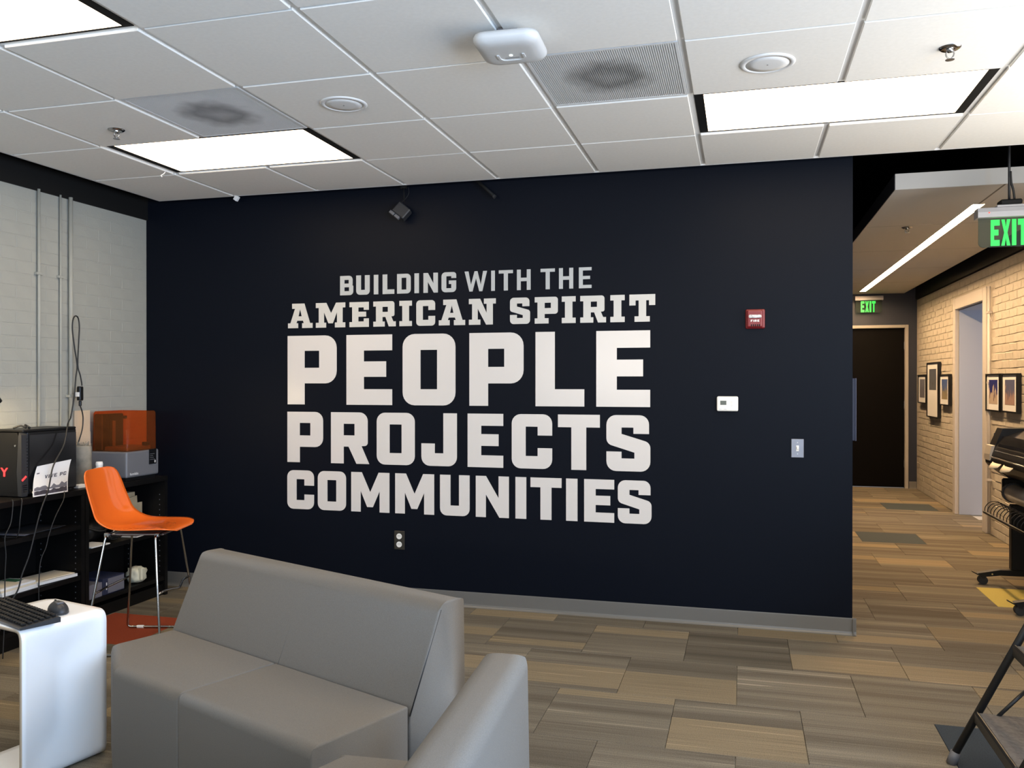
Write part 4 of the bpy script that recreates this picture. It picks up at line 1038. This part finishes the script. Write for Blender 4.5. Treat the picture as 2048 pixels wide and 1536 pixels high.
# shell: rows of (forward, height, half width, side rise, side wrap)
prof = [(.222, .622, .105, .0, 0), (.220, .630, .140, .001, 0), (.205, .636, .172, .004, 0), (.16, .638, .195, .008, 0), (.08, .632, .210, .014, 0), (.0, .626, .218, .020, 0), (-.07, .626, .222, .026, .004),
        (-.125, .640, .222, .030, .012), (-.165, .668, .219, .024, .022), (-.192, .705, .214, .012, .032), (-.212, .755, .208, .004, .036), (-.230, .815, .201, 0, .034), (-.244, .87, .194, 0, .030), (-.252, .905, .184, 0, .026), (-.257, .928, .166, 0, .022), (-.260, .940, .140, 0, .017), (-.261, .945, .105, 0, .01)]
A_ = smooth_path([(p[0], p[1], p[2]) for p in prof], 4); B_ = smooth_path([(p[3], p[4], 0) for p in prof], 4)
bm = bmesh.new(); nu = 24; g = []
for p, l in zip(A_, B_):
    row = []
    for j in range(nu + 1):
        q = -1 + 2 * j / nu; e2 = abs(q) ** 2.4
        row.append(bm.verts.new((p.x + l.y * e2, p.z * q, p.y + l.x * e2)))
    g.append(row)
for a, b in zip(g, g[1:]):
    for j in range(nu): bm.faces.new((a[j], a[j + 1], b[j + 1], b[j]))
o = bm_obj('seat_shell', bm, M['orange'], t, True)
md = o.modifiers.new('thick', 'SOLIDIFY'); md.thickness = .006; md.offset = 0
# frame: two sled sides and cross bars
HZ = .606
for sg in (-1, 1):
    pts = [(-.13, sg * .02, HZ - .002), (-.13, sg * .155, HZ), (-.205, sg * .255, .009), (.20, sg * .255, .009), (.135, sg * .165, HZ), (.135, sg * .02, HZ - .002)]
    tube('sled_frame', bend_path(pts, .022), .0065, M['chrome'], t, 10)
    for a in (-.13, .13): cyl('glide', (a - .018, sg * .255, .009), (a + .018, sg * .255, .009), .009, M['paper'], t, n=10)
for a0, a1, nm in ((-.171, -.171, 'rear_stretcher'), (.167, .167, 'footrest')):
    pts = [(a0, -.202, .31), (a0 + (.0 if a0 < 0 else .0), -.12, .31), (a0 + (-.035 if a0 < 0 else .03), 0, .295), (a0, .12, .31), (a0, .202, .31)]
    tube(nm, bend_path(pts, .02), .006, M['chrome'], t, 10)
bm = bmesh.new(); add_box(bm, (-.15, -.10, HZ - .008), (.15, .10, HZ + .002), .003); bm_obj('seat_mount', bm, M['steel'], t)
for a in (-.13, .135):
    for b in (-.14, .14): box('mount_clip', (a - .012, b - .012, HZ - .008), (a + .012, b + .012, HZ + .012), M['silver'], t, .002)

# ------------------------------------------------------------------ sofas


def soft_block(name, prof, y0, y1, m, parent, big=.034, small=.007, plan=None):
    """upholstered block, long edges well rounded, end edges tight; prof is (depth, height) along the length, or plan is an outline raised from prof[0] to prof[1]"""
    bm = bmesh.new()
    if plan:
        A = [bm.verts.new((x, y, prof[0])) for x, y in plan]; B = [bm.verts.new((x, y, prof[1])) for x, y in plan]; n = len(plan)
        for i in range(n): bm.faces.new((A[i], A[(i + 1) % n], B[(i + 1) % n], B[i]))
        bm.faces.new(A[::-1]); bm.faces.new(B)
    else: add_prism(bm, prof, y0, y1, lambda a, b, y: (y, a, b))
    bmesh.ops.recalc_face_normals(bm, faces=bm.faces[:])
    bm.edges.layers.float.new('bevel_weight_edge')
    lay = bm.edges.layers.float['bevel_weight_edge']
    for e in bm.edges:
        d = (e.verts[1].co - e.verts[0].co).normalized()
        if plan: e[lay] = 1 if (abs(d.z) < .1 and e.verts[0].co.z > .2 and min(e.verts[0].co.y, e.verts[1].co.y) < .2 and abs(d.x) > .5) else small / big
        else: e[lay] = 1 if abs(d.x) > .9 else small / big
    o = bm_obj(name, bm, m, parent, True)
    md = o.modifiers.new('round', 'BEVEL'); md.width = big; md.segments = 5; md.limit_method = 'WEIGHT'; md.use_clamp_overlap = True
    dg = bpy.context.evaluated_depsgraph_get(); me = bpy.data.meshes.new_from_object(o.evaluated_get(dg)); o.modifiers.clear(); o.data = me
    me.name = name
    return o


def sofa(label, loc, rz, split):
    t = thing('lounge_sofa', label, 'sofa', loc, rz, 'grey lounge seats')
    Lh = 1.305; w1 = Lh / 2                     # local x along the length, y from seat front to back
    if split:
        soft_block('seat_cushion', (.05, .43), 0, 0, M['sofa'], t, plan=[(0, .372), (0, .118), (.245, 0), (w1 - .0025, 0), (w1 - .0025, .372)])
        soft_block('seat_cushion', (.05, .43), 0, 0, M['sofa'], t, plan=[(w1 + .0025, .372), (w1 + .0025, 0), (Lh, 0), (Lh, .372)])
    else: soft_block('seat_cushion', (.05, .43), 0, 0, M['sofa'], t, plan=[(0, .372), (0, -.045), (Lh, -.045), (Lh, .372)])
    soft_block('backrest', [(.377, .05), (.372, .40), (.512, .716), (.625, .716), (.637, .05)], -.03 if split else -.005, Lh + .005, M['sofa'], t, .038)
    tube('end_piping', [(Lh + .0035, .3735, .40), (Lh + .0035, .5125, .694)], .0022, M['darkgrey'], t, 6)
    box('gap_dark_strip', (.02, .3725, .08), (Lh - .02, .3765, .405), M['black'], t)  # black strip set in the seat-back gap to darken its line
    tube('back_seam', [(w1, .3815, .42), (w1, .4945, .672)], .0016, M['sofa'], t, 6)
    for x in (.30, Lh - .08):
        for y in (.09, .55): cyl('foot', (x, y, 0), (x, y, .06), .022, M['blackplastic'], t, n=14)
    return t


ev = Vector((.924, -.382)); nv = Vector((.382, .924)); o2 = ev * -3.12 + nv * 1.462
sofa('grey two-seat upholstered sofa with slanted back in front of the navy wall', (o2.x, o2.y, 0), math.radians(-22.46), True)
sofa('grey upholstered lounge seat cut off by the bottom edge, turned side-on', (-1.152, 2.030, 0), math.radians(-86.4), True)

# ------------------------------------------------------------------ white C-shaped table
t = thing('side_table', 'white C-shaped moulded side table holding the keyboard', 'table', (-2.332, 2.69, 0), math.radians(-13.5))
# local: panel plane x = 0, facing +x; y from -.325 (near) to 0 (far); top and base reach to -x
HT, RD, TK = .552, .045, .011
path = bend_path([(-.345, 0, 0), (0, 0, 0), (0, 0, HT), (-.345, 0, HT)], RD, 8)
path = [(p.x, p.z) for p in path]
# resample the upright
fine = []
for a, b in zip(path, path[1:]):
    k = 14 if abs(b[1] - a[1]) > .2 else (10 if abs(b[0] - a[0]) > .2 else 1)
    for i in range(k): fine.append((a[0] + (b[0] - a[0]) * i / k, a[1] + (b[1] - a[1]) * i / k))
fine.append(path[-1])
bm = bmesh.new(); nu = 16; g = []
for i, (x, z) in enumerate(fine):
    row = []
    for j in range(nu + 1):
        s = j / nu; y = -.325 * s
        # folded envelope crease pressed into the upright
        tri = max(0.0, 1 - abs(s - .5) * 2); vert = min(1.0, max(0.0, min(z, HT - z) / .16)); dent = .045 * min(tri, vert) if x > -.06 else 0
        yy = y
        if x < -.30 and (s < .1 or s > .9): x2 = x + .03 * ((.1 - min(s, 1 - s)) / .1) ** 2
        else: x2 = x
        row.append(bm.verts.new((x2 - dent, yy, z)))
    g.append(row)
for a, b in zip(g, g[1:]):
    for j in range(nu): bm.faces.new((a[j], a[j + 1], b[j + 1], b[j]))
o = bm_obj('shell', bm, M['whiteplastic'], t, True, mats=[M['whiteplastic'], M['tanedge']])
md = o.modifiers.new('thick', 'SOLIDIFY'); md.thickness = TK; md.offset = -1; md.material_offset_rim = 1
for y in (-.06, -.265): box('glide', (-.30, y - .015, 0), (-.27, y + .015, .0015), M['rubber'], t)
tube('cable_hook', bend_path([(-.25, -.315, HT - TK - .002), (-.25, -.315, HT - TK - .028), (-.21, -.315, HT - TK - .032)], .006), .0018, M['silver'], t, 6)

# keyboard
kz = HT + .002
t = thing('keyboard', 'black computer keyboard on the white side table', 'keyboard', (-2.583, 2.512, kz), math.radians(-22))
bm = bmesh.new(); add_prism(bm, [(-.068, 0), (-.070, .008), (.062, .020), (.068, .018), (.068, 0)], -.215, .215, lambda a, b, y: (y, a, b)); bm_obj('body', bm, M['darkgrey'], t)
bm = bmesh.new()
for r in range(6):
    for k in range(20):
        x = -.203 + k * .0204; y = -.056 + r * .0205; zz = .0095 + (y + .068) * .092
        if r == 0 and 4 <= k <= 8: continue
        add_box(bm, (x, y, zz), (x + .0142, y + .0150, zz + .0080), .0020)
add_box(bm, (-.203 + 4 * .0204, -.056, .0095), (-.203 + 9 * .0204 - .003, -.0395, .017), .0012)
o = bm_obj('keys', bm, M['blackplastic'], t); o['kind'] = 'stuff'
box('front_rail', (-.214, -.0705, .001), (.214, -.0680, .008), M['midgrey'], t)
# mouse
t = thing('computer_mouse', 'small black mouse on the far corner of the white side table', 'mouse', (-2.470, 2.600, kz), math.radians(60))
bm = bmesh.new(); bmesh.ops.create_uvsphere(bm, u_segments=20, v_segments=12, radius=1)
for v in bm.verts: v.co = Vector((v.co.x * .034, v.co.y * .058, max(0, v.co.z * .040 + .002)))
bmesh.ops.remove_doubles(bm, verts=bm.verts[:], dist=.0002); bm_obj('body', bm, M['darkgrey'], t, True)
box('scroll_wheel', (-.003, .020, .034), (.003, .036, .0415), M['rubber'], t, .002); box('button_split', (-.0006, .032, .0255), (.0006, .052, .0325), M['blackgloss'], t)
box('grey_plate', (-.012, -.030, .0345), (.012, .0, .0405), M['midgrey'], t, .002)  # lighter grey plate raised on the back of the mouse

# ------------------------------------------------------------------ large format plotter at the right
t = thing('plotter', 'black large format plotter on a wheeled stand by the brick wall', 'plotter', (1.63, 6.17, 0))
# local: x into the wall, y along (far end = +.64)
body = [(.150, 1.030), (.445, 1.03), (.46, .74), (.20, .74), (.105, .80), (.075, .845), (.078, .90), (.10, .955)]
bm = bmesh.new(); add_prism(body and bm, body, -.66, .50); bm_obj('body', bm, M['blackplastic'], t)
endp = [(.148, 1.085), (.40, 1.09), (.46, 1.03), (.46, .72), (.19, .735), (.085, .818), (.072, .838), (.072, .862), (.10, .965)]
bm = bmesh.new(); add_prism(bm, endp, .502, .64); bm_obj('end_housing', bm, M['blackplastic'], t)
capp = [(.078, .962), (.112, .966), (.10, .90), (.10, .862), (.064, .858), (.066, .90)]
bm = bmesh.new(); add_prism(bm, capp, .505, .645); bm_obj('end_cap', bm, M['plottercap'], t)
bm = bmesh.new(); add_prism(bm, [(.155, 1.031), (.30, 1.085), (.43, 1.085), (.445, 1.031)], -.64, .498); bm_obj('lid', bm, M['blackgloss'], t)
bm = bmesh.new(); add_prism(bm, [(.104, .965), (.110, .985), (.150, 1.036), (.158, 1.036), (.118, .98)], -.64, .45); bm_obj('window', bm, M['blackgloss'], t)
tube('trim_rail', [(.094, -.64, .93), (.094, .47, .93)], .005, M['silver'], t); tube('trim_rail', [(.068, -.64, .885), (.068, .47, .885)], .005, M['silver'], t)
box('badge', (.128, .642, 1.02), (.139, .646, 1.045), M['silver'], t)
for y in (.29, .03):
    bm = bmesh.new(); k = 8; g = []
    for i in range(k + 1):
        q = i / k; w = .5 + .5 * math.sin(PI * q); g.append([bm.verts.new((.074 - .030 * w, y + .11 - .20 * q, .862 - .004 * q)), bm.verts.new((.060 - .055 * w, y + .085 - .19 * q, .850 - .028 * w))])
    for a, b in zip(g, g[1:]): bm.faces.new((a[0], a[1], b[1], b[0]))
    o = bm_obj('paper_tongue', bm, M['cream'], t, True); md = o.modifiers.new('thick', 'SOLIDIFY'); md.thickness = .001
tube('paper_roll', [(.195, -.60, .640), (.195, .425, .640)], .060, M['rollpaper'], t, 24)
cyl('roll_hub', (.195, .426, .640), (.195, .456, .640), .069, M['darkgrey'], t, n=24); cyl('roll_spindle', (.195, .457, .640), (.195, .504, .640), .03, M['blackplastic'], t, n=18)
box('roll_bracket', (.15, .505, .60), (.30, .545, .733), M['blackplastic'], t, .01)
for y in (.40, -.42):
    box('leg', (.168, y - .03, .11), (.40, y + .03, .565), M['blackplastic'], t, .006); box('leg_top', (.285, y - .03, .566), (.40, y + .03, .719), M['blackplastic'], t)
    bm = bmesh.new(); add_prism(bm, [(-.04, .078), (.10, .108), (.30, .112), (.46, .085), (.46, .062), (.30, .072), (.10, .070), (-.02, .052)], y - .025, y + .025); f_ = bm_obj('foot_bar', bm, M['blackplastic'], t)
    for x in (-.005, .44):
        c_ = cyl('caster', (x, y - .022, .0305), (x, y + .022, .0305), .030, M['rubber'], t, n=20); box('caster_fork', (x - .012, y - .024, .045), (x + .012, y + .024, .066), M['blackplastic'], t)
    box('brake_lever', (-.075, y - .012, .072), (-.03, y + .012, .078), M['blackplastic'], t, 0, 1, False, Matrix.Rotation(.5, 3, 'Y'))
    cyl('bolt', (.05, y - .0252, .078), (.05, y - .028, .078), .006, M['silver'], t, n=10)
# wire catch basket
tube('basket_rail', [(.06, -.60, .475), (.06, .62, .475)], .010, M['rack'], t)
tube('basket_back_rail', [(.155, -.55, .545), (.155, .54, .545)], .008, M['rack'], t)
for k in range(17):
    y = -.58 + k * .0745
    tube('basket_wire', [(.062, y, .478), (.066, y, .515), (.095, y, .548), (.130, y - .012, .556), (.155, y - .02, .547), (.185, y - .03, .50)], .003, M['rack'], t, 6, True, 4)

# ------------------------------------------------------------------ folding step ladder at the right edge
t = thing('step_ladder', 'black folding step ladder cut off by the right picture edge', 'ladder', (.757, 3.445, 0))
# local: x = climbing direction, y runs towards the camera (negative)
WL = .50
for y in (0, -WL):
    tube('front_leg', [(0, y, .03), (.46, y, .98)], .0135, M['ladder'], t, 12)
    tube('rear_leg', [(.62, y - .02, .02), (.36, y - .02, .76)], .011, M['ladder'], t, 12)
    tube('foot', [(-.008, y, .0005), (.008, y, .045)], .019, M['tanedge'] if False else M['midgrey'], t, 12)
    cyl('rear_foot', (.625, y - .02, .0), (.61, y - .02, .04), .017, M['rubber'], t, n=12)
for i, (x, z) in enumerate(((.088, .205), (.212, .46), (.335, .715))):
    st = box('step', (x - .012, -WL + .018, z - .016), (x + .215, -.018, z), M['tread'], t, .004)
    box('step_nose', (x - .024, -WL + .016, z - .042), (x - .008, -.016, z + .004), M['ladder'], t, .006)
    for y in (-.022, -WL + .006): box('step_bracket', (x - .01, y, z - .040), (x + .20, y + .012, z - .017), M['ladder'], t)
    tube('step_strut', [(x + .02, -.028, z - .04), (x + .16, -.028, z + .12)], .007, M['ladder'], t, 8)
    cyl('rivet', (x + .0, -WL + .001, z - .03), (x + .0, -WL - .014, z - .03), .009, M['silver'], t, n=12)
tube('top_rail', bend_path([(.46, 0, .98), (.48, 0, 1.03), (.48, -WL, 1.03), (.46, -WL, .98)], .05), .0135, M['ladder'], t, 12)
